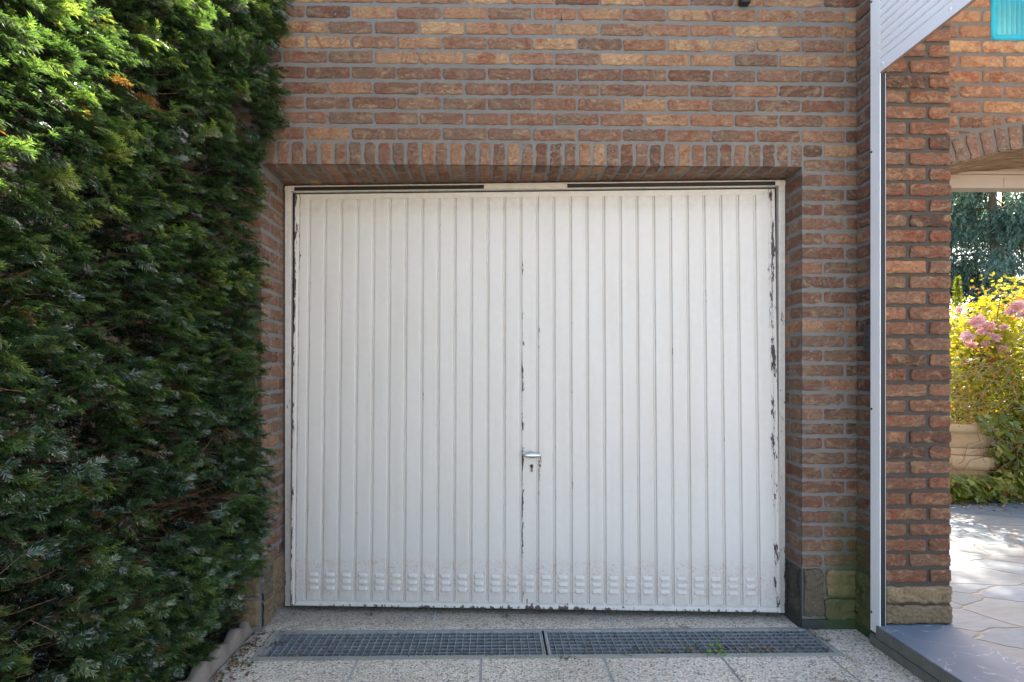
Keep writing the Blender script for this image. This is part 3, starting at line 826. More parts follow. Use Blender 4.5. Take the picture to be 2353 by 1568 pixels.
AGG=aggregate_mat(); CEM=mortar_mat('cement_border',(.34,.34,.29)); CEMJ=mortar_mat('cement_joint',(.50,.49,.46)); DRK=mortar_mat('joint_dark',(.05,.05,.035))
# driveway slabs: separate rectangles butted with joints
m=MB()
HX0,HX1,HY0,HY1=-1.035,1.535,2.338,2.606     # grate hole incl. cement border
def slabs(x0,x1,y0,y1,xj,yj,jw=.011):
    xe=[x0]+[j for j in xj if x0<j<x1]+[x1]; ye=[y0]+[j for j in yj if y0<j<y1]+[y1]
    for a,b in zip(xe[:-1],xe[1:]):
        for c,d in zip(ye[:-1],ye[1:]):
            q=jw/2; A=a+(q if a!=x0 else 0);B=b-(q if b!=x1 else 0);Cc=c+(q if c!=y0 else 0);D=d-(q if d!=y1 else 0)
            nxx=max(2,int((B-A)/.05)+1); nyy=max(2,int((D-Cc)/.05)+1)
            U,V=np.meshgrid(np.linspace(A,B,nxx),np.linspace(Cc,D,nyy)); P=np.stack([U.ravel(),V.ravel(),np.zeros(U.size)],1)
            P[:,2]=rng.uniform(-.0012,.0012)+fbm(P*[3,3,1],2)*.001
            m.add(P,gridF(nxx,nyy),(.5,.5,.5),0,True)
slabs(-1.12,1.72,-12,HY0,[-.575,-.046,.48,.992,1.462],[1.75,1.15,.55,-.05,-.65,-1.25,-1.85,-3,-4.2,-6,-9])
slabs(1.72,6.0,-12,-.2,[2.4,3,3.6,4.2,4.8],[-1.25,-3,-4.2,-6,-9])
slabs(-1.12,HX0,HY0,HY1,[],[]); slabs(HX1,1.76,HY0,HY1,[],[])
slabs(-1.10,1.50,HY1,3.0,[-.288,.588],[])
slabs(1.50,1.76,HY1,2.62,[],[])
gquad(m,-1.13,1.76,-12,HY0,-.0035,1); gquad(m,-1.13,HX0,HY0,HY1,-.0035,1); gquad(m,HX1,1.76,HY0,HY1,-.0035,1); gquad(m,-1.12,1.6,HY1,3.0,-.0035,1)
# cement band round the grates (frame)
b0=(-1.003,1.507,2.360,2.590)
for (a,b,c,d) in ((HX0,HX1,HY0,b0[2]),(HX0,HX1,b0[3],HY1),(HX0,b0[0],b0[2],b0[3]),(b0[1],HX1,b0[2],b0[3])):
    box(m,a,b,c,d,-.10,.0035,(.5,.5,.5),2)
pav=tagS(m.build('driveway',[AGG,CEMJ,CEM]))
# pit below
m=MB()
x0,x1,y0,y1=b0; zb=-.11
m.add([(x0,y0,zb),(x1,y0,zb),(x1,y1,zb),(x0,y1,zb)],[[0,1,2,3]],(.5,.5,.5),0,False)
for q in ([(x0,y0,zb),(x1,y0,zb),(x1,y0,0),(x0,y0,0)],[(x0,y1,zb),(x0,y1,0),(x1,y1,0),(x1,y1,zb)],[(x0,y0,zb),(x0,y0,0),(x0,y1,0),(x0,y1,zb)],[(x1,y0,zb),(x1,y1,zb),(x1,y1,0),(x1,y0,0)]):
    m.add(q,[[0,1,2,3]],(.5,.5,.5),0,False)
tagS(m.build('drain_pit',[plain('wet_concrete',(.018,.018,.016),.6,0,12,.5,.3)]))
# grates
def make_grate(x0,x1,label):
    y0,y1=b0[2]+.006,b0[3]-.006
    root=empty('drain_grate',((x0+x1)/2,(y0+y1)/2,0),label,'drain grate','two drain grates end to end across the drive')
    cx_,cy_=(x0+x1)/2,(y0+y1)/2
    f=MB(); t=.004; q=.018
    for (a,b,c,d) in ((x0-.004,x1+.004,y0-.005,y0-.001),(x0-.004,x1+.004,y1+.001,y1+.005),(x0-.005,x0-.001,y0,y1),(x1+.001,x1+.005,y0,y1)):
        box(f,a-cx_,b-cx_,c-cy_,d-cy_,-.03,.004)
    f.build('outer_angle_frame',[GALV],root)
    f=MB()
    box(f,x0-cx_,x1-cx_,y0-cy_,y0+t-cy_,-.024,.001,bev=.0008); box(f,x0-cx_,x1-cx_,y1-t-cy_,y1-cy_,-.024,.001,bev=.0008)
    box(f,x0-cx_,x0+.009-cx_,y0+t-cy_,y1-t-cy_,-.024,.0008,bev=.0008); box(f,x1-.009-cx_,x1-cx_,y0+t-cy_,y1-t-cy_,-.024,.0008,bev=.0008)
    f.build('grate_frame',[GALV],root)
    f=MB()
    n=7
    for k in range(1,n):
        y=y0+(y1-y0)*k/n-cy_; box(f,x0+.009-cx_,x1-.009-cx_,y-.0012,y+.0012,-.022,-.0005)
    nx=int(round((x1-x0)/.0333))
    for k in range(1,nx):
        x=x0+(x1-x0)*k/nx-cx_; box(f,x-.0011,x+.0011,y0+t-cy_,y1-t-cy_,-.022,.0004)
    f.build('bar_grid',[GALV],root)
    return root
make_grate(-.995,.232,'galvanised drain grate set in the drive on the hedge side of the door')
make_grate(.252,1.500,'galvanised drain grate set in the drive on the porch side, with the green weed')

# planting bed soil
SOIL=Mat('soil'); _n=SOIL.noise(20,7,.7); SOIL=SOIL.out(SOIL.ramp(_n,[(.3,(.018,.013,.009)),(.55,(.05,.034,.02)),(.7,(.035,.045,.015)),(.85,(.10,.07,.045))]),.95,SOIL.bump(_n,1.0,.02))
m=MB(); U,V=np.meshgrid(np.linspace(-2.3,-1.15,70),np.linspace(-4,2.6,330)); P=np.stack([U.ravel(),V.ravel(),np.zeros(U.size)],1); P[:,2]=-.005+fbm(P*[9,9,1],4)*.018
m.add(P,gridF(70,330),(.5,.5,.5),0,True); tagS(m.build('planting_bed',[SOIL]))
NG=Mat('pale_gravel'); _n=NG.vor(30,out='Color'); NG=NG.out(NG.mix(NG.noise(3,5),(.5,.48,.44),(.62,.6,.56)),.9)
m=MB(); gquad(m,-9,-2.3,-6,9,-.01); tagS(m.build('neighbour_path',[NG]))

# scalloped concrete edging
EC=mortar_mat('edging_concrete',(.24,.205,.17))
m=MB(); ny=420; V=[]
for i in range(ny):
    y=-2+ (2.655+2)*i/(ny-1)
    ph=(2.476-y)/.143; top=.058+.014*math.cos(2*math.pi*ph)
    if y>2.575: top=.060
    xl=-1.185; xr=-1.136+.003*math.cos(2*math.pi*ph)
    for (x,z) in ((xl,-.03),(xl,top-.004),(xl+.005,top),(xr-.020,top),(xr-.010,top-.004),(xr,-.03+.5*(top-.004)),(xr+.004,-.03)):
        V.append((x,y,z+ (vnoise(np.array([[x*50,y*30,z*40]]))[0]*.0012 if z>-.02 else 0)))
m.add(V,gridF(7,ny)[:,::-1],(.5,.5,.5),0,True)
e0=[V[(ny-1)*7+k] for k in range(7)]; m.add(e0,[list(range(7))],(.5,.5,.5),0,False)
tag(m.build('lawn_edging',[EC]),'grey concrete edging with a wavy top between hedge bed and drive','edging')

# terrace of crazy paving beyond the step
FL=Mat('crazy_paving'); 
_v=FL.vmath('ADD',FL.mapv(scale=(1.3,2.4,1),rot=(0,0,.25)),FL.mix(1.0,FL.noise(2.2,3,out=1),(.35,.35,0),'MULTIPLY'))
_ed=FL.vor(2.0,'DISTANCE_TO_EDGE',_v); _cc=FL.vor(2.0,'F1',_v,'Color')
_sp=FL.n.new('ShaderNodeSeparateColor'); FL.link(_cc,_sp.inputs[0])
_c=FL.ramp(_sp.outputs[0],[(0,(.095,.14,.17)),(.5,(.13,.18,.215)),(.8,(.18,.195,.195)),(1,(.12,.17,.225))])
_str=FL.noise(5,7,.7,FL.mapv(scale=(1,4,1),rot=(0,0,.5)),.8); _c=FL.mix(1,_c,FL.ramp(_str,[(.3,.72),(.7,1.2)]),'MULTIPLY')
_j=FL.ramp(_ed,[(.010,1.0),(.022,0.0)]); _jn=FL.mix(FL.noise(20,5,.7),(.09,.085,.05),(.28,.22,.17))
_c=FL.mix(_j,_c,_jn); _h=FL.ramp(_ed,[(.0,0.0),(.03,1.0)])
FL=FL.out(_c,.6,FL.bump(_str,.35,.006,FL.bump(_h,.8,.008)))
m=MB(); nx,ny=60,60; U,V=np.meshgrid(np.linspace(2.058,7.5,nx),np.linspace(-2,5.4,ny)); P=np.stack([U.ravel(),V.ravel(),np.full(U.size,.0)],1); P[:,2]=.094+fbm(P*[2,2,1],3)*.003
m.add(P,gridF(nx,ny),(.5,.5,.5),0,True); m.add([(2.058,-2,.094),(2.058,-2,-.16),(2.058,5.4,-.16),(2.058,5.4,.094)],[[0,1,2,3]],(.5,.5,.5),0,False)
tagS(m.build('terrace',[FL]))
m=MB(); U,V=np.meshgrid(np.linspace(2.1,16,60),np.linspace(4.75,16,60)); P=np.stack([U.ravel(),V.ravel(),np.zeros(U.size)],1); P[:,2]=.10+fbm(P*[1,1,1],3)*.03-.15*np.clip(5.0-P[:,1],0,1)
m.add(P,gridF(60,60),(.5,.5,.5),0,True); tagS(m.build('garden_soil',[SOIL]))
#@@PLANTS
# ================================================================== PLANTS
def leaf_mat(name,ramp_stops,dead=(.20,.075,.03),trans=.35,rough=.42,tcol=(1.6,1.5,.5),spec=.45):
    m=Mat(name); r,g,b=m.attr()
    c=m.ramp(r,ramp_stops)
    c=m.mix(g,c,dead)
    m.out(c,rough,spec=spec)
    t=m.n.new('ShaderNodeBsdfTranslucent'); m.link(m.mix(1,c,tcol,'MULTIPLY'),t.inputs[0])
    x=m.n.new('ShaderNodeMixShader'); x.inputs[0].default_value=trans
    m.link(m.p.outputs[0],x.inputs[1]); m.link(t.outputs[0],x.inputs[2]); m.link(x.outputs[0],m.n['Material Output'].inputs[0])
    return m.m
YEW=leaf_mat('yew_needles',[(0,(.007,.019,.013)),(.45,(.020,.054,.031)),(.8,(.044,.092,.042)),(1,(.10,.155,.06))],dead=(.085,.045,.028),trans=.40,rough=.26,tcol=(6.0,5.0,1.5),spec=1.0)
YEW.node_tree.nodes['Principled BSDF'].inputs['Coat Weight'].default_value=1.0; YEW.node_tree.nodes['Principled BSDF'].inputs['Coat Roughness'].default_value=.22
TWIG=plain('yew_twig',(.13,.065,.035),.85,0,40,.35,.4)
STEM=plain('bark',(.10,.075,.055),.9,0,15,.35,.6)
# --- sprig templates (needles in two ranks along a shoot)
def sprig_template(seed,nside,L):
    r=np.random.default_rng(seed); V=[];Fq=[];Ft=[];T=[]
    def shoot(p,d,up,L,young):
        d=d/np.linalg.norm(d); s=np.cross(up,d); s/=np.linalg.norm(s); up2=np.cross(d,s)
        n=int(L/.0032); droop=r.uniform(.1,.5)
        for k in range(n):
            t=(k+.5)/n
            base=p+d*(L*t)-up2*(droop*L*t*t*.5)
            for sg in (-1,1):
                if r.random()<.06: continue
                nl=(.0185 if t<.8 else .0185*(1-(t-.8)*2.4))*(.75+.4*r.random())*(.6+.4*min(1,t*6))
                a=R(58-26*t)+r.normal()*.13; lift=r.normal()*.18+.12
                dr=d*math.cos(a)+s*sg*math.sin(a)+up2*(lift-.25*r.random()); dr/=np.linalg.norm(dr)
                wv=np.cross(dr,up2+s*r.normal()*.35+d*r.normal()*.3); wv/=np.linalg.norm(wv); wd=.00125*(.8+.4*r.random())
                b0=base; b1=base+dr*nl*.55-up2*nl*.04; b2=base+dr*nl-up2*nl*r.uniform(.1,.32)
                i=len(V); V.extend([b0-wv*wd*.7,b0+wv*wd*.7,b1+wv*wd,b1-wv*wd,b2]); Fq.append([i,i+1,i+2,i+3]); Ft.append([i+3,i+2,i+4])
                tt=young+.12*r.normal(); T.extend([tt]*5)
        # shoot axis
        i=len(V); e=p+d*L-up2*(droop*L*.5)
        for q,rr in ((p,.0014),(e,.0006)):
            V.extend([q+s*rr,q+up2*rr,q-s*rr])
        T.extend([-1]*6); Fq.extend([[i,i+1,i+4,i+3],[i+1,i+2,i+5,i+4],[i+2,i,i+3,i+5]])
    up=np.array([0,0,1.]); d0=np.array([1,0,0.])
    shoot(np.zeros(3),d0,up,L,.42)
    for k in range(nside):
        t=.12+.62*k/max(1,nside-1); sg=1 if k%2 else -1; a=R(38+r.uniform(-10,12))
        dd=np.array([math.cos(a),sg*math.sin(a),r.uniform(-.25,.15)])
        shoot(d0*L*t,dd,up+r.normal(size=3)*.25,L*(.62-.3*t)*r.uniform(.8,1.2),.5)
    return np.array(V,dtype=np.float32),np.array(Fq),np.array(Ft),np.array(T,dtype=np.float32)
TPL=[sprig_template(100+i,[2,3,4,3,5,2,4][i],[.068,.060,.078,.05,.085,.052,.066][i]) for i in range(7)]
def surfX(y,z):
    """x of the clipped face of the hedge"""
    P=np.stack([y*1.7,z*1.7,np.full_like(y,3.3)],1)
    P2=np.stack([y*5.5,z*7.5,np.full_like(y,8.3)],1)
    b=-1.135+.095*np.clip((y-1.6)/.8,0,1)+.040*fbm(P,2)+.050*fbm(P2,2)
    b=b+.10*np.clip((z-2.25)/.6,0,1)*np.clip((y-1.9)/.5,0,1)       # fuller towards the top by the wall
    b=b-.15*np.clip((.42-z)/.42,0,1)                               # undercut at the foot
    return b
def place(mb,pos,dirs,ups,scale,tone,deadv,which):
    for k,(TV,TQ,TT,TN) in enumerate(TPL):
        sel=np.where(which==k)[0]
        if len(sel)==0: continue
        d=dirs[sel]; d=d/np.linalg.norm(d,axis=1,keepdims=True); s=np.cross(ups[sel],d); s/=np.linalg.norm(s,axis=1,keepdims=True); u=np.cross(d,s)
        S=scale[sel][:,None,None]
        W=pos[sel][:,None,:]+S*(TV[None,:,0:1]*d[:,None,:]+TV[None,:,1:2]*s[:,None,:]+TV[None,:,2:3]*u[:,None,:])
        n=len(TV); N=len(sel)
        A=np.zeros((N,n,3),dtype=np.float32)
        A[:,:,0]=np.clip(TN[None,:]+tone[sel][:,None],0,1); A[:,:,1]=deadv[sel][:,None]
        tw=TN<0
        A[:,tw,0]=.5; A[:,tw,1]=np.maximum(.8,A[:,tw,1])
        off=(np.arange(N)*n)[:,None,None]
        mb.add(W.reshape(-1,3),(TQ[None]+off).reshape(-1,4),A.reshape(-1,3),0,False)
        mb.more((TT[None]+off).reshape(-1,3),0,False)
hed=empty('yew_hedge',(-1.5,1.2,0),'tall clipped yew hedge beside the drive, sunlit towards its upper part','hedge')
def hrel(o): o.location=-o.parent.location; o['_x']=1; del o['_x']; return o
hm=MB()
def hedge_batch(N,y0,y1,z0,z1,depth0,depth1,smin=.8,smax=1.25,gap=True):
    y=rng.uniform(y0,y1,N); z=rng.uniform(z0,z1,N); dep=depth0+(depth1-depth0)*rng.random(N)**1.2
    if gap:   # thin places
        g=fbm(np.stack([y*4.2,z*6.0,np.full(N,5.)],1),3)
        keep=(g>-.30+.25*rng.random(N))|(z<.0)
        g2=np.clip((1.75-z)/1.6,0,1)*np.clip((1.75-y)/.9,0,1)
        keep&=(rng.random(N)>g2*.40)
        y,z,dep=y[keep],z[keep],dep[keep]
    N=len(y); x=surfX(y,z)-dep
    out=np.stack([np.full(N,1.0),rng.normal(0,.45,N)-.18,rng.normal(.06,.30,N)],1)
    ups=np.stack([rng.normal(.25,.3,N),rng.normal(0,.35,N),np.full(N,1.0)],1)
    sc=rng.uniform(smin,smax,N)
    pos=np.stack([x,y,z],1); 
    dn=out/np.linalg.norm(out,axis=1,keepdims=True); pos=pos-dn*(.055*sc)[:,None]
    cl=fbm(np.stack([y*9,z*11,np.full(N,1.)],1),2)
    tone=rng.normal(0,.18,N)+cl*.28+.10-.75*np.clip(dep/.22,0,1)  # inner sprigs coloured darker, outer ones brighter: shade and sun put into tone
    dead=(rng.random(N)<(.010+.03*np.clip(dep/.2,0,1)+.02*(z<1.1))).astype(float)*rng.uniform(.5,1,N)
    which=rng.integers(0,len(TPL),N)
    place(hm,pos,out,ups,sc,tone,dead,which)
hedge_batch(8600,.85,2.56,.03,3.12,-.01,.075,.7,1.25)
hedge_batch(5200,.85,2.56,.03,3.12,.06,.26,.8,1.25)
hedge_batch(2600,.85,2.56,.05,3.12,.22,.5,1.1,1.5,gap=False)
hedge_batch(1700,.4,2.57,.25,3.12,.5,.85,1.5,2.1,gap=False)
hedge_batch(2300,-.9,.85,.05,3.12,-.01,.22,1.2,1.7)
# loose shoots that lean against the bricks, seen against the wall
def loose(pts,dirs,sc,tone=0.0):
    n=len(pts); place(hm,np.array(pts,float),np.array(dirs,float),np.tile([0.1,-.25,1.],(n,1)),np.array(sc,float),np.full(n,tone),np.zeros(n),rng.integers(0,len(TPL),n))
ps=[];ds=[];ss=[]
for (zc,xc,n,sp) in ((2.93,-.99,26,.05),(2.86,-.95,10,.02),(2.72,-1.03,9,.05),(2.55,-1.05,10,.05),(2.40,-1.02,14,.05),(2.30,-1.03,10,.04),(2.18,-1.07,8,.05),(1.95,-1.13,6,.05),(1.63,-1.10,9,.04),(1.50,-1.10,7,.05),(1.40,-1.10,8,.05),(1.22,-1.09,9,.04),(1.1,-1.10,7,.04),(1.0,-1.09,9,.05),(.85,-1.09,9,.04),(.74,-1.10,8,.04),(.62,-1.10,8,.05),(.45,-1.13,6,.05),(.27,-1.17,5,.04)):
    for k in range(n):
        ps.append((xc-.035+rng.normal(0,sp*.6),2.47+rng.uniform(-.07,.05),zc+rng.normal(0,sp))); ds.append((1,rng.normal(-.1,.3),rng.normal(-.15,.35))); ss.append(rng.uniform(.6,1.05))
loose(ps,ds,ss,-.08)
loose([(-1.13,2.42,.235)],[(.5,.15,-.75)],[1.35],.05)
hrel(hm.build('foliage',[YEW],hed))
# branches and thin twigs inside
bmh=MB()
for k in range(26):
    y=rng.uniform(-.8,2.5); x=-1.62+rng.normal(0,.06); pts=[(x,y,0)]
    for s in range(7): pts.append((pts[-1][0]+rng.normal(0,.04),pts[-1][1]+rng.normal(0,.05),pts[-1][2]+.44))
    tube(bmh,pts,[.022-.0025*i for i in range(8)],7)
for k in range(620):
    y=rng.uniform(-.6,2.5); z=rng.uniform(.03,3.0); x=-1.6; e=float(surfX(np.array([y]),np.array([z]))[0])-.05
    p=[(x,y,z)]; dy=rng.normal(0,.10); dz=rng.uniform(-.02,.16)
    for s in range(1,6): p.append((x+(e-x)*s/5,y+dy*s/5+rng.normal(0,.012),z+dz*s/5+rng.normal(0,.014)))
    tube(bmh,p,[.006,.005,.004,.003,.002,.0012],4,cap=False)
hrel(bmh.build('branch',[TWIG],hed))
tw=MB()
for k in range(330):
    y=rng.uniform(1.0,2.52); z=abs(rng.normal(0,.75))+.05; 
    if z>2.6: continue
    e=float(surfX(np.array([y]),np.array([z]))[0])+rng.uniform(-.14,-.01); d=np.array([rng.uniform(.4,1),rng.normal(0,.7),rng.normal(.1,.4)]); d/=np.linalg.norm(d)
    p0=np.array([e,y,z])-d*.05; L=rng.uniform(.04,.12); b=rng.normal(0,.012,3)
    tube(tw,[p0,p0+d*L*.5+b,p0+d*L+b*1.2],[.0010,.0008,.0005],4,cap=False)
DT=plain('dry_twig',(.22,.115,.065),.8,0,30,.3,.2)
hrel(tw.build('dry_twigs',[DT],hed))['kind']='stuff'

# --- generic leaves
def leaf_cloud(mb,pos,size,shape,tone,dead,nrm_bias=(0,0,.6),spread=1.0,droop=0.0,third=0.0):
    """one leaf per position; shape = outline points (x along the leaf, y across)"""
    N=len(pos); n=len(shape); sh=np.array(shape,float)
    nr=rng.normal(0,spread,(N,3))+np.array(nrm_bias); nr/=np.linalg.norm(nr,axis=1,keepdims=True)
    a=rng.normal(0,1,(N,3)); a[:,2]-=droop; a=a-nr*np.sum(a*nr,1,keepdims=True); a/=np.linalg.norm(a,axis=1,keepdims=True); b=np.cross(nr,a)
    S=size[:,None,None]
    W=pos[:,None,:]+S*(sh[None,:,0:1]*a[:,None,:]+sh[None,:,1:2]*b[:,None,:]-nr[:,None,:]*(np.abs(sh[None,:,1:2])*.35*0+sh[None,:,0:1]**2*.18))
    A=np.zeros((N,n,3),dtype=np.float32); A[:,:,0]=np.clip(tone,0,1)[:,None]; A[:,:,1]=dead[:,None]; A[:,:,2]=third
    F=np.arange(N*n).reshape(N,n)
    mb.add(W.reshape(-1,3),F,A.reshape(-1,3),0,False)
OV=[(0,0),(.3,.26),(.65,.27),(1,0),(.65,-.27),(.3,-.26)]
IVY=[(0,0),(-.12,.32),(.18,.38),(.28,.62),(.5,.30),(1,0),(.5,-.30),(.28,-.62),(.18,-.38),(-.12,-.32)]
NEED=[(0,0),(.5,.13),(1,0),(.5,-.13)]
def shell_pts(N,c,r,inner=.55,noise=.2):
    d=rng.normal(size=(N,3)); d/=np.linalg.norm(d,axis=1,keepdims=True); q=inner+(1-inner)*rng.random(N)**.6
    q=q*(1+noise*fbm(d*3.1+np.array(c),3)*2)
    return np.array(c)+d*q[:,None]*np.array(r)
ROSE=leaf_mat('rose_leaf',[(0,(.06,.10,.015)),(.5,(.17,.21,.03)),(1,(.34,.33,.06))],dead=(.50,.17,.06),trans=.55,tcol=(2.0,1.8,.5))
IVM=leaf_mat('ivy_leaf',[(0,(.035,.065,.018)),(.5,(.15,.20,.04)),(1,(.36,.38,.07))],dead=(.35,.16,.05),trans=.3,tcol=(1.7,1.7,.5))
CON=leaf_mat('conifer_foliage',[(0,(.04,.085,.075)),(.5,(.085,.16,.14)),(1,(.17,.26,.22))],dead=(.10,.09,.06),trans=.22,rough=.5,tcol=(1.3,1.5,1.0))
GRN=leaf_mat('broad_leaf',[(0,(.05,.09,.015)),(1,(.16,.20,.03))],trans=.5,tcol=(1.9,1.7,.4))
PET=Mat('pink_petals'); PET.out(PET.mix(PET.noise(30,3),(.80,.50,.52),(.88,.74,.72)),.6)
_t=PET.n.new('ShaderNodeBsdfTranslucent'); _t.inputs[0].default_value=(.8,.45,.45,1); _x=PET.n.new('ShaderNodeMixShader'); _x.inputs[0].default_value=.45
PET.link(PET.p.outputs[0],_x.inputs[1]); PET.link(_t.outputs[0],_x.inputs[2]); PET.link(_x.outputs[0],PET.n['Material Output'].inputs[0]); PET=PET.m

# rose bush
ros=empty('rose_bush',(5.7,5.75,.1),'big pink flowering rose bush with bright yellow green leaves behind the ivy','bush')
def rel(o): o.location=-o.parent.location; return o
m=MB()
def top_cut(P,f): return P[f(P)]
P=shell_pts(15000,(5.75,5.75,1.30),(1.35,.75,.82),.45,.25)
P=P[(P[:,2]>.3)]
n=len(P); leaf_cloud(m,P,rng.uniform(.035,.06,n),OV,.55+.3*rng.random(n)+.3*(P[:,2]-1.3),(rng.random(n)<.05)*.8,(0,-.2,.9),.7,.2)
P=shell_pts(900,(4.93,5.35,1.50),(.28,.25,.45),.2,.3); n=len(P); leaf_cloud(m,P,rng.uniform(.05,.085,n),OV,.8+.2*rng.random(n),(rng.random(n)<.06)*.7,(0,-.2,.9),.6,.1)
P=shell_pts(500,(5.45,5.3,1.93),(.25,.2,.14),.2,.3); n=len(P); leaf_cloud(m,P,rng.uniform(.035,.06,n),OV,.8+.2*rng.random(n),rng.uniform(.35,1,n),(0,0,.8),.7)
rel(m.build('leaves',[ROSE],ros))
m=MB()
for k in range(60):
    p0=np.array([rng.uniform(4.9,6.8),5.75+rng.normal(0,.15),.1]); p1=np.array([p0[0]+rng.normal(0,.35),5.7+rng.normal(0,.3),rng.uniform(1.0,1.9)])
    mid=(p0+p1)/2+rng.normal(0,.08,3); tube(m,[p0,mid,p1],[.008,.006,.003],5,cap=False)
tube(m,[(4.95,5.3,1.4),(4.96,5.26,1.85),(4.99,5.24,2.10)],[.005,.004,.003],5)
rel(m.build('stem',[plain('rose_stem',(.12,.14,.05),.7)],ros))
def bloom(c,r):
    m=MB(); n=90; d=rng.normal(size=(n,3)); d/=np.linalg.norm(d,axis=1,keepdims=True)
    P=np.array(c)+d*(r*rng.uniform(.35,1.0,n))[:,None]*np.array([1,1,.8])
    leaf_cloud(m,P,rng.uniform(.35,.6,n)*r,[(0,0),(.25,.42),(.75,.5),(1.0,.12),(1.05,-.2),(.7,-.5),(.25,-.4)],rng.random(n),np.zeros(n),(0,-.3,.5),.9)
    return rel(m.build('bloom',[PET],ros))
for (px,py,r) in ((2245,738,.060),(2222,772,.055),(2268,748,.060),(2282,775,.065),(2258,762,.045),(2230,792,.045),(2338,702,.060),(2322,716,.045),(2350,722,.045),(2306,752,.035),(2300,800,.04),(2312,812,.035),(2262,790,.035),(2205,712,.03)):
    Y=4.95+.25*rng.random(); X=(px-1148.1)/1250; X=Y*(X*math.cos(PSI)+math.sin(PSI))/(math.cos(PSI)-X*math.sin(PSI)); Z=1.215+(865-py)/1250*(Y*math.cos(PSI)+X*math.sin(PSI))
    bloom((X,Y,Z),r)
# dark clipped shrub behind, with bare arching stems in front
shr=empty('shrub',(5.0,5.5,.1),'dark green clipped shrub under the roses with dry arching stems in front','shrub')
m=MB(); P=shell_pts(9000,(5.2,5.55,.85),(.95,.40,.80),.6,.15); P=P[P[:,2]>.1]; n=len(P)
leaf_cloud(m,P,rng.uniform(.02,.035,n),OV,.1+.5*rng.random(n),(rng.random(n)<.08)*.6,(0,0,.7),.8); rel(m.build('leaves',[IVM],shr))
m=MB()
for k in range(150):
    x=rng.uniform(4.0,4.95); y=rng.uniform(4.9,5.2); z=rng.uniform(.75,1.35); a=rng.normal(.1,.6); L=rng.uniform(.12,.35)
    tube(m,[(x,y,z),(x+L*.5*math.cos(a),y-.02,z+L*.5*math.sin(a)+.01),(x+L*math.cos(a),y,z+L*math.sin(a)-.02)],[.003,.0025,.0015],4,cap=False)
rel(m.build('dry_stem',[plain('straw_stem',(.42,.32,.17),.6,0,20,.4)],shr))
m=MB(); P=np.stack([rng.uniform(4.0,5.1,2600),rng.uniform(4.9,5.25,2600),rng.uniform(.7,1.5,2600)],1); n=2600
leaf_cloud(m,P,rng.uniform(.015,.045,n),OV,.4+.6*rng.random(n),(rng.random(n)<.14)*.9,(0,0,.7),.8); rel(m.build('small_leaves',[ROSE],shr))
# ivy
ivy=empty('ivy',(4.8,4.95,.1),'trailing green ivy spilling round the stone planter onto the paving','climber')
m=MB()
def band(N,x0,x1,y0,y1,zf0,zf1):
    x=rng.uniform(x0,x1,N); y=rng.uniform(y0,y1,N); z=zf0+(zf1(x)-zf0)*rng.random(N)**.8
    return np.stack([x,y,z],1)
def hill(x): return .30+.55*np.clip((x-4.55)/.5,0,1)
P=np.concatenate([band(2600,4.0,6.2,4.72,4.98,.10,hill), band(700,4.75,6.2,4.95,5.1,.6,lambda x:.75+.75*np.clip((x-4.75)/.5,0,1)), band(110,4.52,4.95,4.80,4.92,.34,lambda x:.55+.5*(x-4.52)), band(50,4.40,4.75,4.83,4.9,.66,lambda x:.85+0*x)])
n=len(P); tn=.35+.5*rng.random(n)+.25*fbm(P*4,2)
leaf_cloud(m,P,rng.uniform(.035,.085,n),IVY,tn,(rng.random(n)<.06)*.9,(0,-.7,.7),.55,.6)
rel(m.build('leaves',[IVM],ivy))
m=MB()
for k in range(40):
    x=rng.uniform(4.1,5.4); y=4.72+rng.uniform(0,.15); p=[(x,y,rng.uniform(.15,.9))]
    for s in range(4): p.append((p[-1][0]+rng.normal(.02,.08),p[-1][1]+rng.normal(0,.02),max(.1,p[-1][2]+rng.normal(-.05,.06))))
    tube(m,p,.003,4,cap=False)
tube(m,[(4.70,4.72,.84),(4.80,4.70,.95),(4.92,4.70,.98),(4.95,4.72,.82)],[.007,.006,.005,.004],6)
rel(m.build('runner',[plain('ivy_runner',(.30,.20,.12),.8)],ivy))
# stone planter
pl=empty('stone_planter',(4.46,5.28,.1),'round pale stone planter with a thick rim, half covered in ivy','planter')
PS=Mat('cast_stone'); PS=PS.out(PS.mix(PS.noise(12,6,.6),(.58,.41,.24),(.70,.52,.33)),.9,PS.bump(PS.noise(50,5),.6,.006))
m=MB(); cxp,cyp=4.46,5.28
def cob(a,z): return .006*abs(math.sin(a*14))**.4*(1 if .36<z<.47 else 0)
lathe(m,[(.10,.1),(.30,.12),(.36,.2),(.37,.355)],cxp,cyp,64)
rel(m.build('base',[PS],pl))
m=MB(); lathe(m,[(.37,.355),(.405,.362),(.41,.40),(.41,.46),(.405,.475),(.36,.485)],cxp,cyp,224,disp=lambda a,z:-.007*(abs(math.sin(a*16))<.13 or (abs(z-.40)<.001 and math.sin(a*32)>.6)))
lathe(m,[(.345,.483),(.355,.495),(.355,.535),(.345,.55)],cxp,cyp,224,disp=lambda a,z:-.009*(abs(math.sin(a*20+.5))<.16))
rel(m.build('stone_band',[PS],pl))
m=MB(); lathe(m,[(.32,.55),(.335,.60),(.345,.68),(.35,.69),(.385,.70),(.392,.72),(.392,.755),(.382,.772),(.345,.772),(.335,.76),(.33,.62),(.0,.6)],cxp,cyp,80)
rel(m.build('bowl',[PS],pl))
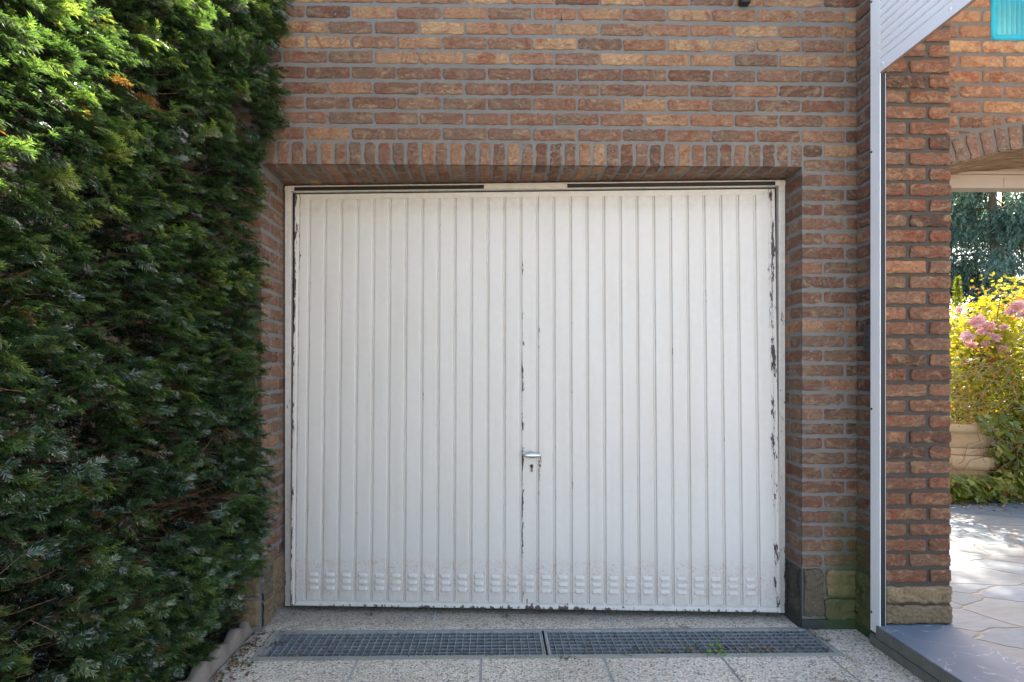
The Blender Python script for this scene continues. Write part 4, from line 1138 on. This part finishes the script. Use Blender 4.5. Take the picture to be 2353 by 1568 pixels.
# dwarf conifers behind the roses
for k,(x,y,zb,h,r,lab) in enumerate(((5.98,6.9,.9,1.45,.20,'taller pointed light green dwarf conifer behind the roses'),(5.62,6.8,.9,1.18,.17,'shorter pointed light green dwarf conifer left of its taller neighbour'))):
    dc=empty('dwarf_conifer',(x,y,.1),lab,'conifer','dwarf conifers behind the roses')
    m=MB(); N=3000; t=rng.random(N)**.8; a=rng.uniform(0,6.28,N); rr=r*(1-t)**.8*rng.uniform(.6,1.1,N)
    P=np.stack([rr*np.cos(a),rr*np.sin(a),h*.08+ (zb+h-.1)*t],1); n=N
    leaf_cloud(m,P,rng.uniform(.03,.06,n),NEED,.6+.4*rng.random(n),np.zeros(n),(0,0,.1),.6,-2.5); m.build('foliage',[GRN],dc)
    m=MB(); tube(m,[(0,0,0),(0,0,zb+h-.3)],[.02,.005],6); m.build('trunk',[STEM],dc)
# big weeping conifer
def weeping(x,y,h,rad,N,label,name='weeping_conifer',mat=CON,seed=1,zlo=.6):
    r=np.random.default_rng(seed)
    root=empty(name,(x,y,.0),label,'tree','trees at the end of the garden')
    m=MB(); tube(m,[(0,0,0),(.05,0,h*.4),(0,.05,h*.8),(0,0,h*.97)],[.11,.09,.05,.02],10); m.build('trunk',[STEM],root)
    limbs=[]; mbb=MB()
    for k in range(46):
        t=r.uniform(.08,.96); a=r.uniform(0,6.28); L=rad*(1-.55*t)*r.uniform(.6,1.1); z0=h*t
        p=[np.array([0,0,z0])]
        for s in range(1,7):
            q=s/6; p.append(np.array([math.cos(a)*L*q,math.sin(a)*L*q,z0+L*(.30*q-.55*q*q)])+r.normal(0,.04,3))
        tube(mbb,p,[.03,.026,.02,.015,.011,.008,.005],5,cap=False); limbs.append(p)
    mbb.build('limb',[STEM],root)
    P=[];T=[]
    per=N//46
    for p in limbs:
        tn=r.normal(.5,.18)
        ns=per//14
        for s in range(ns):
            q=r.uniform(.15,1)*6; i=min(5,int(q)); c=p[i]+(p[i+1]-p[i])*(q-i)+r.normal(0,.13,3)*np.array([1,1,.6]); L=r.uniform(.25,.75)
            d=np.array([r.normal(0,.12),r.normal(0,.12),-1])
            tt=r.random(14); P.append(c+d*(tt*L)[:,None]+r.normal(0,.025,(14,3))); T.append(np.full(14,tn+r.normal(0,.15)))
    P=np.concatenate(P); T=np.concatenate(T); k=(P[:,2]>zlo)&((P[:,2]<5.8)|(r.random(len(P))<.3)); P=P[k];T=T[k]; n=len(P)
    m=MB(); leaf_cloud(m,P,rng.uniform(.09,.16,n),NEED,T,(rng.random(n)<.03)*1.0,(0,-.5,.1),.7,3.0); m.build('crown',[mat],root)
    return root
weeping(11.2,12.0,8.6,2.7,90000,'tall drooping blue green conifer nearest the arched opening',seed=3)
weeping(13.2,13.8,9.0,2.6,24000,'second drooping blue green conifer standing further back to the right',seed=5)
weeping(12.3,17.5,8.2,2.8,12000,'far drooping conifer seen between the two nearer ones',seed=9)
def broad(x,y,h,rad,N,label,seed,zs=.10):
    root=empty('broadleaf_tree',(x,y,0),label,'tree','trees at the end of the garden')
    m=MB(); tube(m,[(0,0,0),(.05,.05,h*.5),(0,0,h*.8)],[.14,.10,.04],8); 
    for k in range(14):
        a=rng.uniform(0,6.28); z0=h*rng.uniform(.4,.75); tube(m,[(0,0,z0),(math.cos(a)*rad*.4,math.sin(a)*rad*.4,z0+.5),(math.cos(a)*rad*.8,math.sin(a)*rad*.8,z0+1.0)],[.04,.025,.01],5)
    m.build('trunk',[STEM],root)
    m=MB(); Ps=[shell_pts(N//16,(rng.normal(0,rad*.5),rng.normal(0,rad*.5),h*.72+rng.normal(0,h*zs)),(rad*.42,rad*.42,rad*.36),.2,.3) for k in range(16)]
    P=np.concatenate(Ps); n=len(P); leaf_cloud(m,P,rng.uniform(.06,.10,n),OV,.4+.5*rng.random(n),np.zeros(n),(0,0,.8),.7); m.build('crown',[GRN],root)
broad(12.6,10.9,7.0,1.5,9000,'airy yellow green leafy tree at the right of the garden',3)
broad(6.8,9.7,12.2,1.85,36000,'tall broadleaf tree whose crown shades the paving, behind the pier',4,.045)

# ================================================================== SMALL THINGS
# key switch on the side wall
ks=empty('key_switch',(1.757,2.497,1.33),'dark grey square key switch plate screwed to the side wall beside the guide rail','key switch')
KM=plain('grey_anodised_plate',(.085,.08,.085),.45,.3,40,.12,.1)
m=MB(); box(m,-.010,0,-.036,.036,0,.122,bev=.0015); m.build('face_plate',[KM],ks)
m=MB(); tube(m,[(-.009,.0,.068),(-.013,.0,.068)],.009,18); tube(m,[(-.009,.0,.052),(-.0125,.0,.052)],.0045,12); m.build('lock_cylinder',[BRASS],ks)
m=MB(); tube(m,[(-.0125,.0,.070),(-.0138,.0,.070)],.004,12); m.build('keyhole',[BLACK],ks)
# dark box at the top edge of the garage wall
wb=empty('wall_lamp',(1.207,FY-.03,2.99),'small black box fixed high on the brick wall with one bright screw','wall lamp')
m=MB(); box(m,-.0235,.0235,-.018,.026,.010,.22,bev=.003); box(m,-.022,.022,-.012,.026,.0,.009,bev=.002); m.build('housing',[BLACKM],wb)
m=MB(); tube(m,[(-.0015,-.0175,.0185),(-.0015,-.0205,.0185)],.0038,14); m.build('screw',[CHROME],wb)
# nail in a joint
m=MB(); tube(m,[(0,0,0),(-.003,-.02,.006),(-.006,-.034,.022)],[.0022,.002,.001],6); o=m.build('wall_nail',[BLACKM]); o.location=(.333,FY-.001,2.915)
tag(o,'small dark bent nail sticking out of a mortar joint high on the wall','nail')
# weed
wd=empty('weed',(.972,2.352,0.003),'small bright green weed growing at the front edge of the right hand grate','weed')
WEED=leaf_mat('weed_leaf',[(0,(.08,.20,.03)),(1,(.16,.34,.05))],trans=.35,tcol=(1.5,1.5,.5))
m=MB(); 
for (x,y,z,a,b,s) in ((0,0,.062,-.6,.9,.017),(0,0,.062,1.2,.8,.018),(-.008,0,.045,3.0,.2,.02),(.006,0,.045,.2,.2,.022),(-.018,-.004,.022,3.4,-.1,.018),(.016,-.006,.024,-.2,0,.02),(-.028,-.008,.008,2.6,0,.016),(.03,-.006,.008,.3,0,.018),(0,-.01,.03,4.5,0,.018),(.012,0,.014,-1,.1,.016)):
    d=np.array([math.cos(a),-.4*abs(math.sin(a))-.1,b*.6]); d/=np.linalg.norm(d); sd=np.cross(d,[0,-.5,1]); sd/=np.linalg.norm(sd); up=np.cross(sd,d)
    V=[np.array([x,y,z])+s*(d*p[0]+sd*p[1]*1.25-up*p[0]**2*.2) for p in OV]; m.add(V,[list(range(6))],(rng.random(),0,0),0,True)
m.build('leaves',[WEED],wd)
m=MB(); tube(m,[(0,0,-.02),(-.001,0,.03),(0,0,.063)],[.0015,.0012,.0008],5); tube(m,[(0,0,.0),(.016,-.004,.022)],.0009,4); tube(m,[(0,0,.0),(-.016,-.004,.02)],.0009,4); m.build('stem',[WEED],wd)
# fallen leaves
DL_=Mat('dry_leaf'); _n=DL_.noise(60,5); DL_=DL_.out(DL_.mix(_n,(.22,.10,.05),(.42,.24,.13)),.8)
def dryleaf(x,y,z,s,rot,label,curl=.5):
    m=MB(); V=[];nu,nv=9,7
    for j in range(nv):
        for i in range(nu):
            u=i/(nu-1); v=-1+2*j/(nv-1); wv=.36*math.sin(math.pi*min(1,u*.93+.04))**.7*(1+.12*math.sin(u*21))
            V.append((s*(u-.5),s*v*wv,s*(curl*(v*wv)**2*2.2+.18*math.sin(u*3.1)+.05*math.sin(u*9+v*3))))
    m.add(V,gridF(nu,nv),(.5,.5,.5),0,True); o=m.build('dry_leaf',[DL_]); o.location=(x,y,z); o.rotation_euler=(.25,.2,rot)
    return tag(o,label,'leaf','dry leaves fallen on the hedge bed')
dryleaf(-1.315,2.17,.035,.085,.2,'large curled brown dry leaf on the soil behind the wavy edging',.9)
dryleaf(-1.245,2.52,.03,.045,.9,'small tan dry leaf on the soil close to the foot of the brick wall',.7)
dryleaf(-1.42,2.22,.03,.06,1.9,'rusty dry leaf lying deeper under the hedge beside the large curled one',.5)
# litter: needles, crumbs, petals
LIT=leaf_mat('litter',[(0,(.05,.035,.02)),(.5,(.14,.085,.045)),(1,(.36,.22,.10))],dead=(.06,.08,.02),trans=.1,tcol=(1,1,1))
m=MB()
def litter(N,fx,fy,z,s0,s1,shape=OV):
    P=np.stack([fx(N),fy(N),np.full(N,z)+rng.uniform(0,.003,N)],1); leaf_cloud(m,P,rng.uniform(s0,s1,N),shape,rng.random(N),(rng.random(N)<.3)*1.0,(0,0,2.2),.45)
litter(620,lambda n:-1.12+np.abs(rng.normal(0,.07,n)),lambda n:rng.uniform(1.6,2.62,n),.004,.006,.022)
litter(160,lambda n:rng.uniform(-1.0,1.5,n),lambda n:2.365+np.abs(rng.normal(0,.02,n)),.004,.006,.016)
litter(260,lambda n:rng.uniform(-1.0,1.5,n),lambda n:rng.uniform(2.36,2.6,n),.003,.008,.022,NEED)
litter(120,lambda n:1.0+rng.normal(0,.25,n),lambda n:2.38+np.abs(rng.normal(0,.03,n)),.003,.008,.022)
litter(150,lambda n:rng.uniform(-1.05,1.5,n),lambda n:2.87-np.abs(rng.normal(0,.05,n)),.004,.005,.014)
litter(200,lambda n:rng.uniform(-1.1,1.7,n),lambda n:rng.uniform(1.5,2.33,n),.004,.004,.012,NEED)
litter(420,lambda n:rng.uniform(-1.95,-1.19,n),lambda n:rng.uniform(1.2,2.58,n),.02,.012,.035)
litter(80,lambda n:1.50+np.abs(rng.normal(0,.04,n)),lambda n:2.58-np.abs(rng.normal(0,.08,n)),.004,.005,.013)
litter(120,lambda n:rng.uniform(3.9,5.2,n),lambda n:4.70-np.abs(rng.normal(0,.08,n)),.10,.015,.04)
for (cx_,cy_,n) in ((-.62,2.78,26),(.08,2.75,22),(.33,2.335,18),(.60,2.36,12),(.92,2.62,16),(1.36,2.15,14)):
    litter(n,lambda q:cx_+rng.normal(0,.018,q),lambda q:cy_+rng.normal(0,.010,q),.005,.006,.014)
tag(m.build('leaf_litter',[LIT]),'brown crumbs, needles and bits of leaf scattered on the drive and bed','litter',kind='stuff')
m=MB(); N=60; P=np.stack([rng.uniform(3.9,5.2,N),rng.uniform(4.45,4.75,N),np.full(N,.104)],1); leaf_cloud(m,P,rng.uniform(.015,.03,N),OV,rng.random(N),np.zeros(N),(0,0,2),.3)
tag(m.build('fallen_petals',[PET]),'pale pink petals fallen on the paving in front of the ivy','petals',kind='stuff')
m=MB(); tube(m,[(0,0,0),(.010,-.004,.001),(.017,-.013,.001)],[.0013,.0015,.0008],5); o=m.build('plastic_scrap',[plain('yellow_plastic',(.65,.50,.02),.4)]); o.location=(1.458,2.225,.004)
tag(o,'tiny yellow plastic scrap on the pebbly concrete near the doorstep','scrap')
m=MB(); tube(m,[(0,0,0),(-.05,-.10,.006),(-.12,-.16,.002)],[.0018,.0015,.001],5); o=m.build('dead_twig',[DT]); o.location=(-.93,2.19,.006)
tag(o,'thin straw coloured dead twig on the concrete beside the wavy edging','twig')

MOS=leaf_mat('moss',[(0,(.03,.045,.012)),(1,(.10,.13,.025))],trans=.2,tcol=(1.5,1.5,.5))
m=MB()
for (x,y,n,sx,sy) in ((.84,2.598,260,.045,.008),(.72,2.60,90,.02,.006),(1.535,2.30,120,.012,.03),(1.40,2.14,90,.02,.012),(-.70,2.342,120,.06,.008),(-1.10,2.45,200,.015,.10),(-1.10,2.2,200,.018,.10),(.478,2.12,60,.004,.08),(.992,2.2,80,.004,.06),(1.70,2.3,140,.015,.12),(.1,2.345,60,.05,.005),(1.1,2.342,90,.06,.006)):
    P=np.stack([x+rng.normal(0,sx,n),y+rng.normal(0,sy,n),np.abs(rng.normal(0,.004,n))+.002],1); leaf_cloud(m,P,rng.uniform(.003,.009,n),NEED,rng.random(n),(rng.random(n)<.2)*.8,(0,0,1),1.0)
tag(m.build('moss',[MOS]),'dark green moss in the joints and along the cement band of the drain','moss',kind='stuff')
